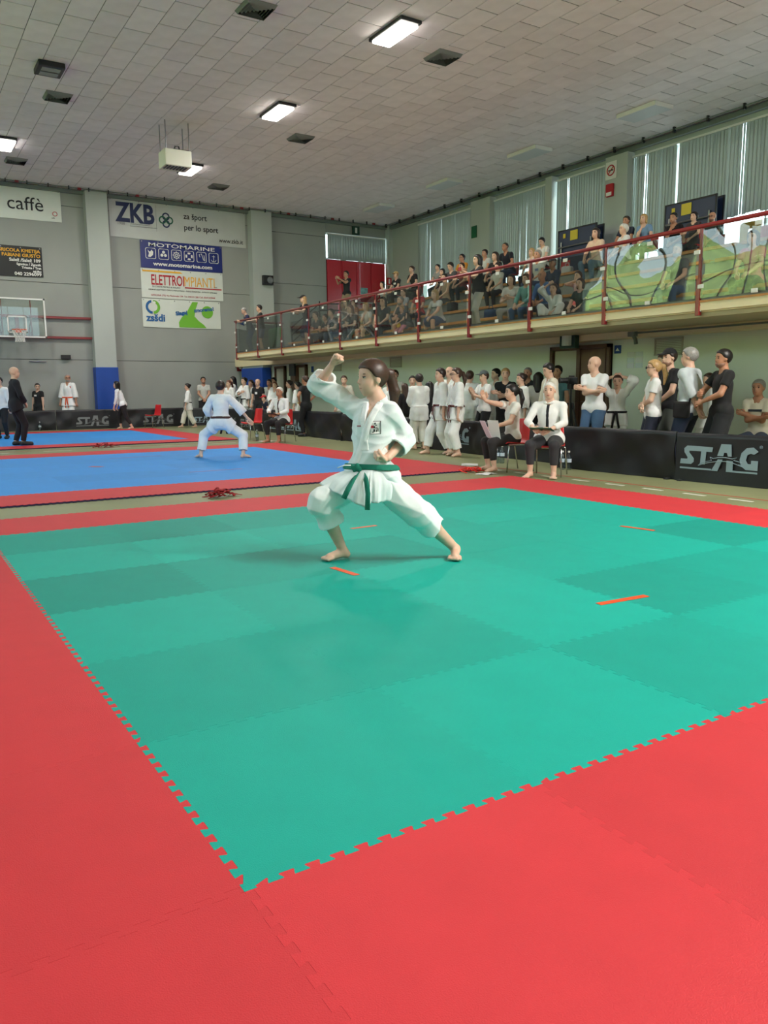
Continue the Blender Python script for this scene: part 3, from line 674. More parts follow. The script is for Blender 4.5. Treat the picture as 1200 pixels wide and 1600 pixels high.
ex = device('exit_sign', 16.92, 7.74, .34, .36, .06, mat('exit_green', (14, 60, 44), .4), 'dark green exit sign above the red doors', 'sign', YB-.05); poly('symbol', [(-.05, .08), (.05, .08), (.05, .3), (-.05, .3)], W_, ex, -.062)
# on the right wall (faces -x)
def rdevice(name, X, y, z, wy, wz, d, m, label, cat):
    o = MB().bevbox((-d, -wy/2, 0), (0, wy/2, wz), .008).build(name, m); o.location = (X, y, z); tag(o, label, cat); return o
rdevice('exit_sign', XR-.31, 22.1, 6.75, .3, .42, .03, mat('exit_green2', (16, 96, 60), .4), 'green running man exit sign on gallery pilaster', 'sign')
ns = rdevice('no_smoking_sign', XR-.31, 15.6, 7.4, .42, .5, .02, W_, 'white sign with red prohibition ring on gallery pilaster', 'sign')
v_ = [(-.026, .14*math.cos(k*math.pi/12), .25+.14*math.sin(k*math.pi/12)) for k in range(24)]
MB().tube(v_, .018, 5, closed=True).build('ring', RD, ns); MB().tube([(-.026, .1, .15), (-.026, -.1, .35)], .016, 5).build('bar', RD, ns); MB().tube([(-.024, -.09, .25), (-.024, .09, .25)], .02, 5).build('cigarette', K_, ns)
fa = rdevice('fire_alarm_box', XR-.31, 15.6, 6.9, .26, .36, .08, RD, 'red fire alarm box below the prohibition sign', 'alarm'); MB().box((-.085, -.1, .02), (-.08, .1, .12)).build('label_strip', W_, fa)
# on the wall under the balcony
el = rdevice('emergency_lamp', 11.19, 10.0, 2.05, .42, .30, .12, mat('dark_green_box', (20, 58, 48), .35), 'dark green emergency exit lamp above the brown door', 'sign')
MB().lathe([(.12, 0), (.12, .2)], n=14).build('tube', mat('sign_white_glow', (214, 228, 220), .3), el).location = (-.1, 0, .05)
bs = rdevice('blue_sign', 11.6, 9.15, 1.92, .17, .16, .012, ink('signblue', (34, 70, 150)), 'small blue square sign right of the brown door', 'sign')
MB().prism([(-.05, .05), (.05, .05), (0, .11)], lambda u, v, w__: (-.014-w__, u, v), .002).build('symbol', W_, bs)
for i in range(2):
    for j in range(3):
        rdevice('paper_sheet', 11.6, 8.82-i*.2, 1.63+j*.105, .17, .095, .004, ink('paper%d' % ((i+j) % 2), (222-8*((i+j) % 2), 224, 226)), ['top', 'middle', 'bottom'][2-j]+(' left' if i == 0 else ' right')+' paper notice taped on pale wall right of the door', 'paper')
cp = empty('conduit', (11.12, 8.3, 1.93), 0, 'grey cable conduit with junction box under the gallery', 'conduit')
MB().tube([(0, 0, .12), (-.02, 0, .2), (-.1, 0, .3)], .035, 8).build('elbow', M_tray, cp, True); MB().tube([(-.1, .1, .31), (-.1, -8, .31)], .018, 6).build('pipe', M_tray, cp); MB().bevbox((-.16, -.07, .25), (-.04, .07, .34), .01).build('box', M_tray, cp)
pd = empty('distribution_panel', (11.55, 23.5, 1.1), 0, 'tall dark cabinet on the far pale wall between doors', 'cabinet')
MB().bevbox((-.12, -.2, -1.1), (0, .2, 1.0), .01).build('body', M_brown, pd); MB().bevbox((-.16, -.22, .65), (-.1, .22, 1.06), .01).build('lamp_box', mat('dark_box', (46, 52, 56), .5), pd)
rdevice('blue_sign', 11.6, 22.3, 1.85, .17, .2, .012, ink('signblue', (34, 70, 150)), 'small blue sign by the far doors', 'sign')
wpad = empty('wall_pad', (11.55, 26.6, 0), 0, 'dark blue wall pad on the column in the far corner', 'wall pad')
MB().bevbox((-.35, -1.0, FZ), (0, 1.0, 2.1), .02).build('pad', M_blue, wpad)
struct(MB().box((11.25, 25.65, 2.1), (11.6, 27.6, 2.37)).build('pilaster', M_pil))

# ================================================================== fabric barriers with printed logo
M_fab = mat('black_banner_fabric', (28, 29, 34), .42, noise=(3, .08), bump=(400, .1))
STAG = [[(0,.04),(.15,.04),(.185,.07),(.185,.11),(.12,.18),(.12,.20),(.26,.20),(.26,.26),(.09,.26),(.05,.225),(.055,.18),(.10,.12),(.095,.10),(.01,.10)],
        [(.26,.20),(.42,.20),(.43,.255),(.26,.26)], [(.28,.20),(.345,.20),(.335,.045),(.27,.045)],
        [(.42,-.02),(.50,-.02),(.56,.12),(.50,.12)], [(.49,.16),(.535,.30),(.66,.30),(.67,.16),(.625,.16),(.61,.20),(.575,.20),(.565,.16)], [(.61,-.02),(.69,-.02),(.69,.11),(.61,.11)],
        [(.99,.235),(.93,.28),(.85,.27),(.79,.21),(.77,.13),(.79,.06),(.85,.02),(.99,.02),(.99,.13),(.91,.13),(.91,.09),(.87,.09),(.845,.13),(.86,.19),(.90,.21),(.94,.20)],
        [(0,-.02),(.42,-.02),(.42,.0),(0,.0)], [(.69,-.02),(.99,-.02),(.99,.0),(.69,.0)]]
DEER = [(.25,.03),(.29,.07),(.36,.085),(.42,.10),(.40,.14),(.44,.125),(.50,.14),(.60,.145),(.68,.135),(.74,.155),(.70,.12),(.80,.10),(.76,.075),(.82,.05),(.70,.085),(.60,.10),(.50,.095),(.42,.08),(.33,.06),(.25,.03)]
def barrier(p0, p1, h, label, logos=(), seed=1, lean=0.):
    a, b = Vector((*p0, 0)), Vector((*p1, 0)); L_ = (b-a).length; e = (b-a)/L_; r = random.Random(seed)
    root = empty('fabric_barrier', (p0[0], p0[1], FZ), math.atan2(e.y, e.x), label, 'barrier', 'black fabric barriers around the mats')
    nu, nv = max(12, int(L_*14)), 10; v = []; f = []; ph = [r.uniform(0, 6) for _ in range(6)]
    for s_ in (0, 1):
        for i in range(nu+1):
            for j in range(nv+1):
                u = i/nu; q = j/nv; x = u*L_
                fold = (.030*math.sin(x*2.3+q*3+ph[0])*(1-q)+.022*math.sin(x*4.6-q*5+ph[1])*(.3+math.sin(math.pi*q))+.010*math.sin(x*9+ph[2]+q*7))*(.22 if any(lx-.15 < x < lx+ls+.15 for lx, lz, ls, lm_ in logos) else 1.)
                z = q*h - (.012*math.sin(x*3+ph[3])+.012)*(q == 0) - .012*math.sin(math.pi*u*3+ph[4])**2*(q == 1)
                v.append((x, -fold-.03+s_*.02, max(.002, z)))
    Mv = (nu+1)*(nv+1)
    for i in range(nu):
        for j in range(nv):
            k = i*(nv+1)+j; f.append((k, k+nv+1, k+nv+2, k+1)); f.append((Mv+k, Mv+k+1, Mv+k+nv+2, Mv+k+nv+1))
    for i in range(nu):
        k = i*(nv+1)+nv; f.append((k, k+nv+1, Mv+k+nv+1, Mv+k))
    MB().add(v, f).build('fabric', M_fab, root, True, fix=False)
    mb = MB()
    for x in [.02, L_-.02]: mb.tube([(x, .03, .01), (x, .03, h-.02)], .016, 8)
    mb.tube([(.02, .03, h-.02), (L_-.02, .03, h-.02)], .016, 8); mb.build('frame', M_dark, root)
    for x in (.1, L_-.1): MB().bevbox((x-.03, -.1, 0), (x+.03, .22, .02), .006).build('foot', M_dark, root)
    for (x, z, sc_, m) in logos:
        lm = MB()
        for p in STAG: lm.prism([(x+sc_*u, z+sc_*q) for u, q in p], lambda u, q, w_: (u, -.046-w_, q), .003)
        lm.build('printed_logo', m, root)
        MB().tube([(x+sc_*u, -.051, z+sc_*q) for u, q in DEER], .004*sc_, 4).build('printed_stag', m, root)
        text('lettering', '®', (x+sc_*1.0, -.048, z+sc_*.27), .05*sc_, m, root)
    return root
LG, LG2 = ink('logo_blue', (150, 172, 184)), ink('logo_grey', (132, 136, 138))
barrier((8.62, 7.75), (8.65, 5.40), .68, 'plain black fabric barrier with two water bottles in front', seed=2)
barrier((8.64, 5.38), (8.80, 2.6), .67, 'black fabric barrier with large pale blue logo at right edge', [(.05+.03, .20, 1.13, LG)], seed=3)
barrier((9.3, 12.3), (9.0, 7.85), .66, 'black fabric barrier behind the seated referees', [(.5, .2, 1.1, LG)], seed=4)
barrier((9.2, 16.0), (9.05, 12.5), .68, 'black fabric barrier behind the girl with green belt', seed=5)
barrier((9.3, 18.3), (9.2, 16.05), .72, 'black fabric barrier left of the standing man in black', seed=6)
barrier((-2.4, 27.4), (1.9, 27.4), .68, 'black fabric barrier at the far left behind the suited man', seed=7)
barrier((1.95, 27.4), (4.25, 27.4), .68, 'plain black fabric barrier in front of the woman with badge', seed=8)
barrier((4.28, 27.4), (8.9, 27.4), .68, 'black fabric barrier with two grey logos behind the leaning woman', [(.63, .13, 1.12, LG2), (2.95, .13, 1.12, LG2)], seed=9)
barrier((8.95, 27.4), (10.05, 27.2), .66, 'black fabric barrier behind the boy on blue mat', [(.15, .12, .8, LG)], seed=10)
barrier((9.45, 25.6), (9.42, 21.6), .68, 'black fabric barrier in front of the group in white uniforms', [(.9, .12, .9, LG2), (2.2, .12, .9, LG2)], seed=14)
barrier((9.42, 21.5), (9.35, 18.5), .70, 'black fabric barrier behind the empty red chair', [(.6, .15, 1.1, LG), (1.9, .15, 1.0, LG)], seed=12)

# ================================================================== chairs
M_rch = mat('red_plastic', (214, 44, 46), .35)
def chair_proto(m=M_rch, nm='plastic_chair'):
    root = empty(nm, (0, 0, 0))
    prof = [(.22, .44), (.20, .455), (.05, .44), (-.12, .43), (-.18, .45), (-.215, .52), (-.235, .64), (-.26, .80), (-.265, .815)]
    v = []; f = []; n = 8
    for s_ in (0, 1):
        for i, (x, z) in enumerate(prof):
            wd = .215 if i < 4 else .215-.012*(i-3)
            for k in range(n+1):
                u = k/n*2-1; cup = .03*abs(u)**3
                v.append((x+(cup if i > 4 else 0)+(.006*s_ if i > 4 else 0), u*wd, z+(cup*.6 if i <= 4 else 0)-.010*s_*(1 if i <= 4 else .2)))
    Mv = len(prof)*(n+1)
    for i in range(len(prof)-1):
        for k in range(n):
            a = i*(n+1)+k; f.append((a, a+1, a+n+2, a+n+1)); f.append((Mv+a, Mv+a+n+1, Mv+a+n+2, Mv+a+1))
    for i in range(len(prof)-1):
        for k in (0, n): a = i*(n+1)+k; f.append((a, a+n+1, Mv+a+n+1, Mv+a))
    for k in range(n):
        for i in (0, len(prof)-1): a = i*(n+1)+k; f.append((a, a+1, Mv+a+1, Mv+a))
    MB().add(v, f).build('seat_shell', m, root, True)
    for sy in (-1, 1):
        MB().tube([(.23, sy*.23, 0), (.19, sy*.215, .40), (.17, sy*.19, .425)], .011, 8).build('leg', M_chrome, root, True)
        MB().tube([(-.25, sy*.23, 0), (-.17, sy*.215, .40), (-.15, sy*.19, .425)], .011, 8).build('leg', M_chrome, root, True)
        MB().tube([(.17, sy*.19, .425), (-.15, sy*.19, .425)], .011, 8).build('side_rail', M_chrome, root)
    MB().tube([(.17, -.19, .425), (.17, .19, .425)], .011, 8).build('cross_bar', M_chrome, root)
    return root
CH0 = chair_proto(); CH_N = [0]
def chair(x, y, z, face, label, group='red plastic chairs on the floor', s=1.):
    o = CH0 if CH_N[0] == 0 else copy_tree(CH0); CH_N[0] += 1
    o.location = (x, y, z); o.rotation_euler = (0, 0, math.radians(face)); o.scale = (s, s, s); tag(o, label, 'chair', group); return o
chair(7.45, 26.75, FZ, 200, 'empty red plastic chair right of the leaning woman')
chair(7.55, 17.95, FZ, 190, 'empty red plastic chair beside the seated white-haired referee')
chair(7.75, 16.5, FZ, 210, 'red plastic chair under the white-haired referee with black clipboard')
chair(7.66, 7.72, FZ, 170, 'red plastic chair under the woman raising her hand')
chair(7.62, 6.86, FZ, 215, 'red plastic chair under the man with green clipboard')
CHW = [(14.9, 22.1, 'straw hat'), (14.9, 21.0, 'person in black with hand on face'), (14.9, 19.65, 'woman in grey top'), (14.9, 18.35, 'man in orange shirt'), (14.9, 17.25, 'man in white polo'), (14.9, 16.2, 'big man in black polo'), (14.9, 14.8, 'boy in white looking down'), (15.0, 12.0, 'man in dark navy shirt'), (15.0, 11.42, 'woman in light blue shirt'), (16.0, 11.35, 'man resting chin on hand'), (15.6, 10.55, 'woman with curly hair'), (16.35, 10.6, 'bald man with glasses')]
for x, y, l in CHW: chair(x, y, 4.03, 180, 'red chair under the '+l+' on the gallery', 'red plastic chairs on the gallery')
for x, y, l in ((15.9, 13.5, 'empty red chair left of the folded table by the blinds'), (16.25, 9.4, 'red chair with a yellow jacket on its back'), (16.25, 8.6, 'empty red chair at the right edge of the gallery'), (15.9, 15.2, 'empty red chair behind the boy in white')): chair(x, y, 4.03, 180, l, 'red plastic chairs on the gallery')

# ================================================================== folded table-tennis tables on the gallery
def folded_table(x, y, label, seed):
    t = empty('folded_table', (x, y, 4.03), 0, label, 'table', 'folded table-tennis tables on the gallery')
    mt = mat('dark_blue_board', (36, 52, 84), .4, noise=(2, .06))
    for dx in (0, .3):
        top = MB().bevbox((dx-.012, -.76, .55), (dx+.012, .76, 1.95), .006).build('table_half', mt, t)
        mb = MB()
        for a, b, c, d in ((-.76, .76, 1.93, 1.97), (-.76, .76, .53, .57), (-.78, -.74, .53, 1.97), (.74, .78, .53, 1.97)): mb.box((dx-.02, a, c), (dx+.02, b, d))
        mb.build('rim', M_dark, top)
    for y_ in (-.6, .6):
        MB().tube([(-.05, y_, .05), (-.05, y_, 1.6)], .025, 8).build('leg', M_steel, t); MB().tube([(.35, y_, .05), (.35, y_, 1.6)], .025, 8).build('leg', M_steel, t)
    MB().tube([(-.06, -.7, 1.45), (-.06, .7, 1.45)], .025, 8).build('cross_bar', M_steel, t); MB().tube([(-.06, -.7, .55), (-.06, .7, .55)], .025, 8).build('cross_bar', M_steel, t)
    MB().box((-.03, -.05, 1.62), (-.022, .25, 1.9)).build('warning_label', mat('yellow_label', (222, 200, 60), .5), t)
    MB().box((-.03, .45, 1.72), (-.022, .55, 1.85)).build('warning_label', mat('yellow_label', (222, 200, 60), .5), t)
    for y_ in (-.6, .6):
        wh = MB().lathe([(.05, -.02), (.05, .02)], n=12).build('wheel', M_dark, t); wh.location = (.15, y_, .055); wh.rotation_euler = (math.pi/2, 0, 0)
folded_table(17.3, 15.95, 'folded dark blue table behind the woman in peach top', 1)
folded_table(17.3, 12.0, 'folded dark blue table behind the bald man with glasses', 2)

# ================================================================== small things on the floor
M_pet = glass_mat('clear_plastic_bottle', (214, 226, 232), 2.2, .08)
def bottle(x, y, label, z=FZ, s=1.):
    t = empty('water_bottle', (x, y, z), 0, label, 'bottle', 'clear water bottles'); t.scale = (s, s, s)
    MB().lathe([(.03, 0), (.034, .01), (.034, .06), (.03, .075), (.034, .09), (.034, .15), (.026, .18), (.012, .205), (.012, .22)], n=14).build('body', M_pet, t, True)
    MB().lathe([(.014, .22), (.014, .24)], n=12).build('cap', M_white, t); MB().lathe([(.0345, .095), (.0345, .14)], n=14, cap=False).build('paper_band', mat('bottle_band', (190, 205, 220), .5), t)
bottle(8.42, 7.38, 'left water bottle of the pair by the black barrier', s=1.25); bottle(8.46, 7.28, 'right water bottle of the pair by the black barrier', s=1.25)
bottle(8.3, 8.85, 'left water bottle under the raised-hand woman\'s chair', s=1.3); bottle(8.36, 8.78, 'right water bottle under the raised-hand woman\'s chair', s=1.3)
bottle(3.7, 27.15, 'small water bottle in front of the far left barrier', s=1.3)
bottle(7.4, 17.3, 'water bottle on floor between two red chairs', s=1.2)
def belt_pile(x, y, n, R_, label, seed, m=None, z=FZ):
    r = random.Random(seed); root = empty('belt_pile', (x, y, z), 0, label, 'belt')
    for k in range(n):
        a = r.uniform(0, 6.28); cx, cy = r.uniform(-R_, R_)*.5, r.uniform(-R_, R_)*.3; pts = []
        for q in range(14):
            u = q/13; pts.append((cx+R_*(u*2-1)*math.cos(a)*.9+.04*math.sin(q*1.3+k), cy+R_*.5*(u*2-1)*math.sin(a)+.07*math.cos(q*.9+k*2), .012+.10*math.sin(math.pi*u)*r.uniform(.4, 1)*(1-k/n*.3)))
        mb = MB(); v = []; f = []
        for q, p in enumerate(pts):
            for d in (-1, 1): v.append((p[0]+d*.018*math.sin(a+q*.4), p[1]+d*.018*math.cos(a+q*.4), p[2]+.008)); v.append((p[0]+d*.018*math.sin(a+q*.4), p[1]+d*.018*math.cos(a+q*.4), p[2]))
        for q in range(len(pts)-1): b = 4*q; f += [(b, b+4, b+6, b+2), (b+1, b+3, b+7, b+5), (b, b+1, b+5, b+4), (b+2, b+6, b+7, b+3)]
        f += [(0, 2, 3, 1), (4*13, 4*13+1, 4*13+3, 4*13+2)]
        mb.add(v, f).build('belt_loop', m or mat('dark_red_cotton', (156, 28, 34), .8), root, True)
belt_pile(2.68, 7.45, 7, .20, 'dark red belt heaped on floor between green and blue mats', 3)
belt_pile(3.55, 17.45, 5, .34, 'red belt lying on floor by the far mat', 5)
belt_pile(6.95, 7.85, 4, .18, 'bright red belt on floor by the chairs of the referees', 8, mat('bright_red_cotton', (222, 52, 40), .8))
for x, y, rz, l, s_ in ((7.0, 7.55, .4, 'white sheet of paper on floor beside the red belt', .16), (7.7, 8.85, .9, 'folded white paper on floor by the woman\'s bare feet', .2), (7.5, 17.0, .2, 'white paper on floor by the empty red chair', .18)):
    o = MB(); nn = 5
    v = [((i/nn*2-1)*s_, (j/nn*2-1)*s_*.7, .004+.012*math.sin(i*1.2)*math.cos(j)) for i in range(nn+1) for j in range(nn+1)]
    v += [(a, b, c+.002) for a, b, c in v]; f = []
    K = (nn+1)**2
    for i in range(nn):
        for j in range(nn): q = i*(nn+1)+j; f += [(q, q+1, q+nn+2, q+nn+1), (K+q, K+q+nn+1, K+q+nn+2, K+q+1)]
    o = o.add([(a, b, max(c, .001)) for a, b, c in v], f).build('paper_sheet', W_, smooth=True, fix=False); o.location = (x, y, FZ+.002); o.rotation_euler = (0, 0, rz); tag(o, l, 'paper')
# ================================================================== people: bodies grown as one smooth surface from a distance field
def V3(*a): return np.array(a, float)
def unit(v): v = np.asarray(v, float); n = np.linalg.norm(v); return v/n if n > 1e-9 else v
class Field:
    def __init__(s, lo, hi, h):
        s.h = h; s.lo = np.asarray(lo, float); s.n = np.maximum(4, np.ceil((np.asarray(hi)-s.lo)/h).astype(int)+1)
        s.ax = [(s.lo[i]+np.arange(s.n[i])*h).astype(np.float32) for i in range(3)]
        s.F = np.full(s.n, .5, np.float32)
    def like(s):
        o = Field.__new__(Field); o.h = s.h; o.lo = s.lo; o.n = s.n; o.ax = s.ax; o.F = s.F.copy(); return o
    def sub(s, lo, hi):
        i0 = np.maximum(0, np.floor((np.asarray(lo)-s.lo)/s.h).astype(int)); i1 = np.minimum(s.n, np.ceil((np.asarray(hi)-s.lo)/s.h).astype(int)+1)
        if np.any(i1 <= i0): return None
        sl = tuple(slice(i0[k], i1[k]) for k in range(3))
        return sl, s.ax[0][sl[0]][:, None, None], s.ax[1][sl[1]][None, :, None], s.ax[2][sl[2]][None, None, :]
    def put(s, sl, d, op, k):
        A = s.F[sl]
        if op == 'u':
            if k > 0:
                hh = np.clip(.5+.5*(A-d)/k, 0, 1); s.F[sl] = A+(d-A)*hh-k*hh*(1-hh)
            else: s.F[sl] = np.minimum(A, d)
        elif op == 's':
            if k > 0:
                hh = np.clip(.5-.5*(A+d)/k, 0, 1); s.F[sl] = A+(-d-A)*hh+k*hh*(1-hh)
            else: s.F[sl] = np.maximum(A, -d)
    def cap(s, a, b, r1, r2, k=.02, flat=None, op='u', cut=None):
        a = np.asarray(a, float); b = np.asarray(b, float); m = k+3*s.h+.03; R_ = max(r1, r2)
        q = s.sub(np.minimum(a-r1, b-r2)-m-(R_*.0), np.maximum(a+r1, b+r2)+m)
        if q is None: return s
        sl, X, Y, Z = q; px, py, pz = X-a[0], Y-a[1], Z-a[2]; ba = b-a
        if flat is not None:
            n, sc_ = flat; c = (px*n[0]+py*n[1]+pz*n[2])*(1/sc_-1); px = px+c*n[0]; py = py+c*n[1]; pz = pz+c*n[2]
            ba = ba+n*np.dot(ba, n)*(1/sc_-1)
        L2 = max(1e-9, ba @ ba); t = np.clip((px*ba[0]+py*ba[1]+pz*ba[2])/L2, 0, 1)
        d = np.sqrt((px-t*ba[0])**2+(py-t*ba[1])**2+(pz-t*ba[2])**2)-(r1+(r2-r1)*t)
        if cut is not None:
            for p, n in cut: d = np.maximum(d, (X-p[0])*n[0]+(Y-p[1])*n[1]+(Z-p[2])*n[2])
        s.put(sl, d.astype(np.float32), op, k); return s
    def ell(s, c, A, r, k=.015, op='u'):
        """oriented ellipsoid: A rows are unit axes, r radii"""
        c = np.asarray(c, float); R_ = max(r); q = s.sub(c-R_-k-3*s.h-.03, c+R_+k+3*s.h+.03)
        if q is None: return s
        sl, X, Y, Z = q; px, py, pz = X-c[0], Y-c[1], Z-c[2]; k0 = 0; k1 = 0
        for n, rr in zip(A, r):
            u = px*n[0]+py*n[1]+pz*n[2]; k0 = k0+(u/rr)**2; k1 = k1+(u/rr**2)**2
        k0 = np.sqrt(k0); k1 = np.sqrt(k1); s.put(sl, (k0*(k0-1)/np.maximum(k1, 1e-6)).astype(np.float32), op, k); return s
    def slab(s, p, n, w):
        """keep |n.(x-p)| < w"""
        d = np.abs((s.ax[0][:, None, None]-p[0])*n[0]+(s.ax[1][None, :, None]-p[1])*n[1]+(s.ax[2][None, None, :]-p[2])*n[2])-w
        s.F = np.maximum(s.F, d.astype(np.float32)); return s
    def half(s, p, n):
        """keep n.(x-p) < 0"""
        d = (s.ax[0][:, None, None]-p[0])*n[0]+(s.ax[1][None, :, None]-p[1])*n[1]+(s.ax[2][None, None, :]-p[2])*n[2]
        s.F = np.maximum(s.F, d.astype(np.float32)); return s
    def wrinkle(s, amp, fr=1., seed=0):
        X, Y, Z = s.ax[0][:, None, None], s.ax[1][None, :, None], s.ax[2][None, None, :]; r = np.random.RandomState(seed); w_ = 0
        for _ in range(4):
            d = r.normal(size=3); d /= np.linalg.norm(d); f_ = fr*r.uniform(22, 48)
            ph = r.uniform(0, 6); e = r.normal(size=3)*9
            w_ = w_+1.3*np.abs(np.sin(.6*f_*(d[0]*X+d[1]*Y+d[2]*Z)+ph+1.6*np.sin(e[0]*X+e[1]*Y+e[2]*Z)))**.7-.8
        s.F = s.F+(amp*.5*w_).astype(np.float32); return s
    def sample(s, P):
        g = (np.asarray(P)-s.lo)/s.h; g = np.clip(g, 0, s.n-1.001); i = g.astype(int); t = g-i; r = 0
        for c in range(8):
            o = np.array([(c >> 2) & 1, (c >> 1) & 1, c & 1]); w_ = np.prod(np.where(o, t, 1-t), axis=1); j = i+o; r = r+w_*s.F[j[:, 0], j[:, 1], j[:, 2]]
        return r
    def net(s):
        """surface nets -> vertices, quads"""
        F = s.F; F[0] = F[-1] = .5; F[:, 0] = F[:, -1] = .5; F[:, :, 0] = F[:, :, -1] = .5
        I = F < 0; c = np.zeros(np.array(F.shape)-1, np.int8)
        for o in range(8):
            a, b, d = (o >> 2) & 1, (o >> 1) & 1, o & 1; c += I[a:F.shape[0]-1+a, b:F.shape[1]-1+b, d:F.shape[2]-1+d]
        act = np.argwhere((c > 0) & (c < 8))
        if len(act) == 0: return np.zeros((0, 3)), np.zeros((0, 4), int)
        corner = np.array([[(o >> 2) & 1, (o >> 1) & 1, o & 1] for o in range(8)])
        vals = np.stack([F[tuple((act+cc).T)] for cc in corner], 1); acc = np.zeros((len(act), 3)); cnt = np.zeros(len(act))
        for e in range(8):
            for bit in (4, 2, 1):
                g = e | bit
                if g == e: continue
                v0, v1 = vals[:, e], vals[:, g]; m = (v0 < 0) != (v1 < 0); t = np.where(m, v0/np.where(m, v0-v1, 1), 0)
                acc += np.where(m[:, None], corner[e]+t[:, None]*(corner[g]-corner[e]), 0); cnt += m
        V = s.lo+(act+acc/np.maximum(cnt, 1)[:, None])*s.h
        idx = np.full(c.shape, -1, np.int64); idx[tuple(act.T)] = np.arange(len(act)); Q = []
        for ax in range(3):
            A = np.take(I, range(0, F.shape[ax]-1), ax); B = np.take(I, range(1, F.shape[ax]), ax); E = np.argwhere(A != B)
            o1, o2 = [(1, 2), (2, 0), (0, 1)][ax]; E = E[(E[:, o1] > 0) & (E[:, o2] > 0) & (E[:, o1] < F.shape[o1]-1) & (E[:, o2] < F.shape[o2]-1)]
            if len(E) == 0: continue
            d1 = np.zeros(3, int); d1[o1] = 1; d2 = np.zeros(3, int); d2[o2] = 1
            q = np.stack([idx[tuple((E-d1-d2).T)], idx[tuple((E-d2).T)], idx[tuple(E.T)], idx[tuple((E-d1).T)]], 1)
            fl = A[tuple(E.T)]; q[~fl] = q[~fl][:, ::-1]; Q.append(q)
        return V, np.concatenate(Q)
    def mesh(s, name, m, extra=None, smooth_it=1):
        V, Q = s.net()
        # one Laplacian pass to calm the grid
        for _ in range(smooth_it):
            if len(V) == 0: break
            S = np.zeros_like(V); C_ = np.zeros(len(V))
            for a in range(4):
                b = (a+1) % 4; np.add.at(S, Q[:, a], V[Q[:, b]]); np.add.at(S, Q[:, b], V[Q[:, a]]); np.add.at(C_, Q[:, a], 1); np.add.at(C_, Q[:, b], 1)
            V = V*.5+.5*S/np.maximum(C_, 1)[:, None]
        if extra is not None and len(extra[0]):
            Q = np.concatenate([Q, np.asarray(extra[1])+len(V)]); V = np.concatenate([V, np.asarray(extra[0])])
        return quad_mesh(name, V, Q, m)
def quad_mesh(name, V, Q, m):
    me = bpy.data.meshes.new(name); me.vertices.add(len(V)); me.vertices.foreach_set('co', np.asarray(V, np.float32).ravel())
    me.loops.add(4*len(Q)); me.loops.foreach_set('vertex_index', np.asarray(Q, np.int32).ravel())
    me.polygons.add(len(Q)); me.polygons.foreach_set('loop_start', np.arange(0, 4*len(Q), 4, dtype=np.int32))
    me.polygons.foreach_set('use_smooth', np.ones(len(Q), bool))
    me.update(calc_edges=True); me.validate(); me.materials.append(m); return me

def ik(a, t, l1, l2, pole):
    """middle joint of a two-bone chain from a towards t, and the reachable end"""
    d = t-a; L_ = np.linalg.norm(d); m = (l1+l2)*.999
    if L_ > m: t = a+d/L_*m; d = t-a; L_ = m
    u = d/max(L_, 1e-9); x = (l1*l1-l2*l2+L_*L_)/(2*max(L_, 1e-9)); h = math.sqrt(max(0, l1*l1-x*x))
    p = np.asarray(pole, float); p = p-u*np.dot(p, u); return a+u*x+unit(p)*h, t
def rotv(v, ax, a):
    ax = unit(ax); c, s_ = math.cos(a), math.sin(a); return v*c+np.cross(ax, v)*s_+ax*np.dot(ax, v)*(1-c)
def tube_q(pts, rs, n=6):
    """closed quad tube -> verts, quads (fingers)"""
    V = []; Q = []; pts = [np.asarray(p, float) for p in pts]
    t = unit(pts[-1]-pts[0]); ref = V3(0, 0, 1) if abs(t[2]) < .8 else V3(1, 0, 0)
    allp = [pts[0]]+pts+[pts[-1]+unit(pts[-1]-pts[-2])*rs[-1]*.9]; allr = [rs[0]*.1]+list(rs)+[rs[-1]*.25]
    for i, p in enumerate(allp):
        t = unit(allp[min(i+1, len(allp)-1)]-allp[max(i-1, 0)]); a = unit(np.cross(t, ref)); b = np.cross(t, a)
        for k in range(n): an = 2*math.pi*k/n; V.append(p+(a*math.cos(an)+b*math.sin(an))*allr[i])
    for i in range(len(allp)-1):
        for k in range(n): Q.append((i*n+k, i*n+(k+1) % n, (i+1)*n+(k+1) % n, (i+1)*n+k))
    return V, Q

SKIN = {'fair': (232, 190, 168), 'light': (226, 184, 160), 'mid': (204, 152, 124), 'tan': (186, 132, 104), 'dark': (96, 66, 52)}
def skin(k): return mat('skin_'+k, SKIN[k], .5, noise=(30, .05), subs=.08)
def cloth(rgb, kind='cotton'):
    return mat('%s_%d_%d_%d' % ((kind,)+tuple(rgb)), rgb, .85, noise=(12, .05), bump=(90, .05), sheen=.05)
M_hairs = {'black': (26, 22, 22), 'dark': (44, 32, 28), 'brown': (66, 45, 35), 'auburn': (104, 58, 40), 'blond': (186, 150, 100), 'grey': (150, 148, 144), 'white': (222, 220, 214), 'stubble': (146, 110, 92)}
def hairmat(k): return mat('hair_'+k, M_hairs[k], .42, noise=(60, .2), bump=(45, .12))
EYE = MB().lathe([(.0, -.5), (.35, -.38), (.5, 0), (.35, .38), (0, .5)], n=8, cap=False).mesh('eye', mat('eye_dark', (34, 26, 24), .25), True)
BROW = MB().bevbox((-.5, -.5, -.5), (.5, .5, .5), .2).mesh('eyebrow', mat('brow_dark', (48, 36, 30), .7))
LIP = MB().lathe([(.0, -.5), (.35, -.38), (.5, 0), (.35, .38), (0, .5)], n=8, cap=False).mesh('mouth', mat('lip_pink', (178, 104, 96), .5), True)

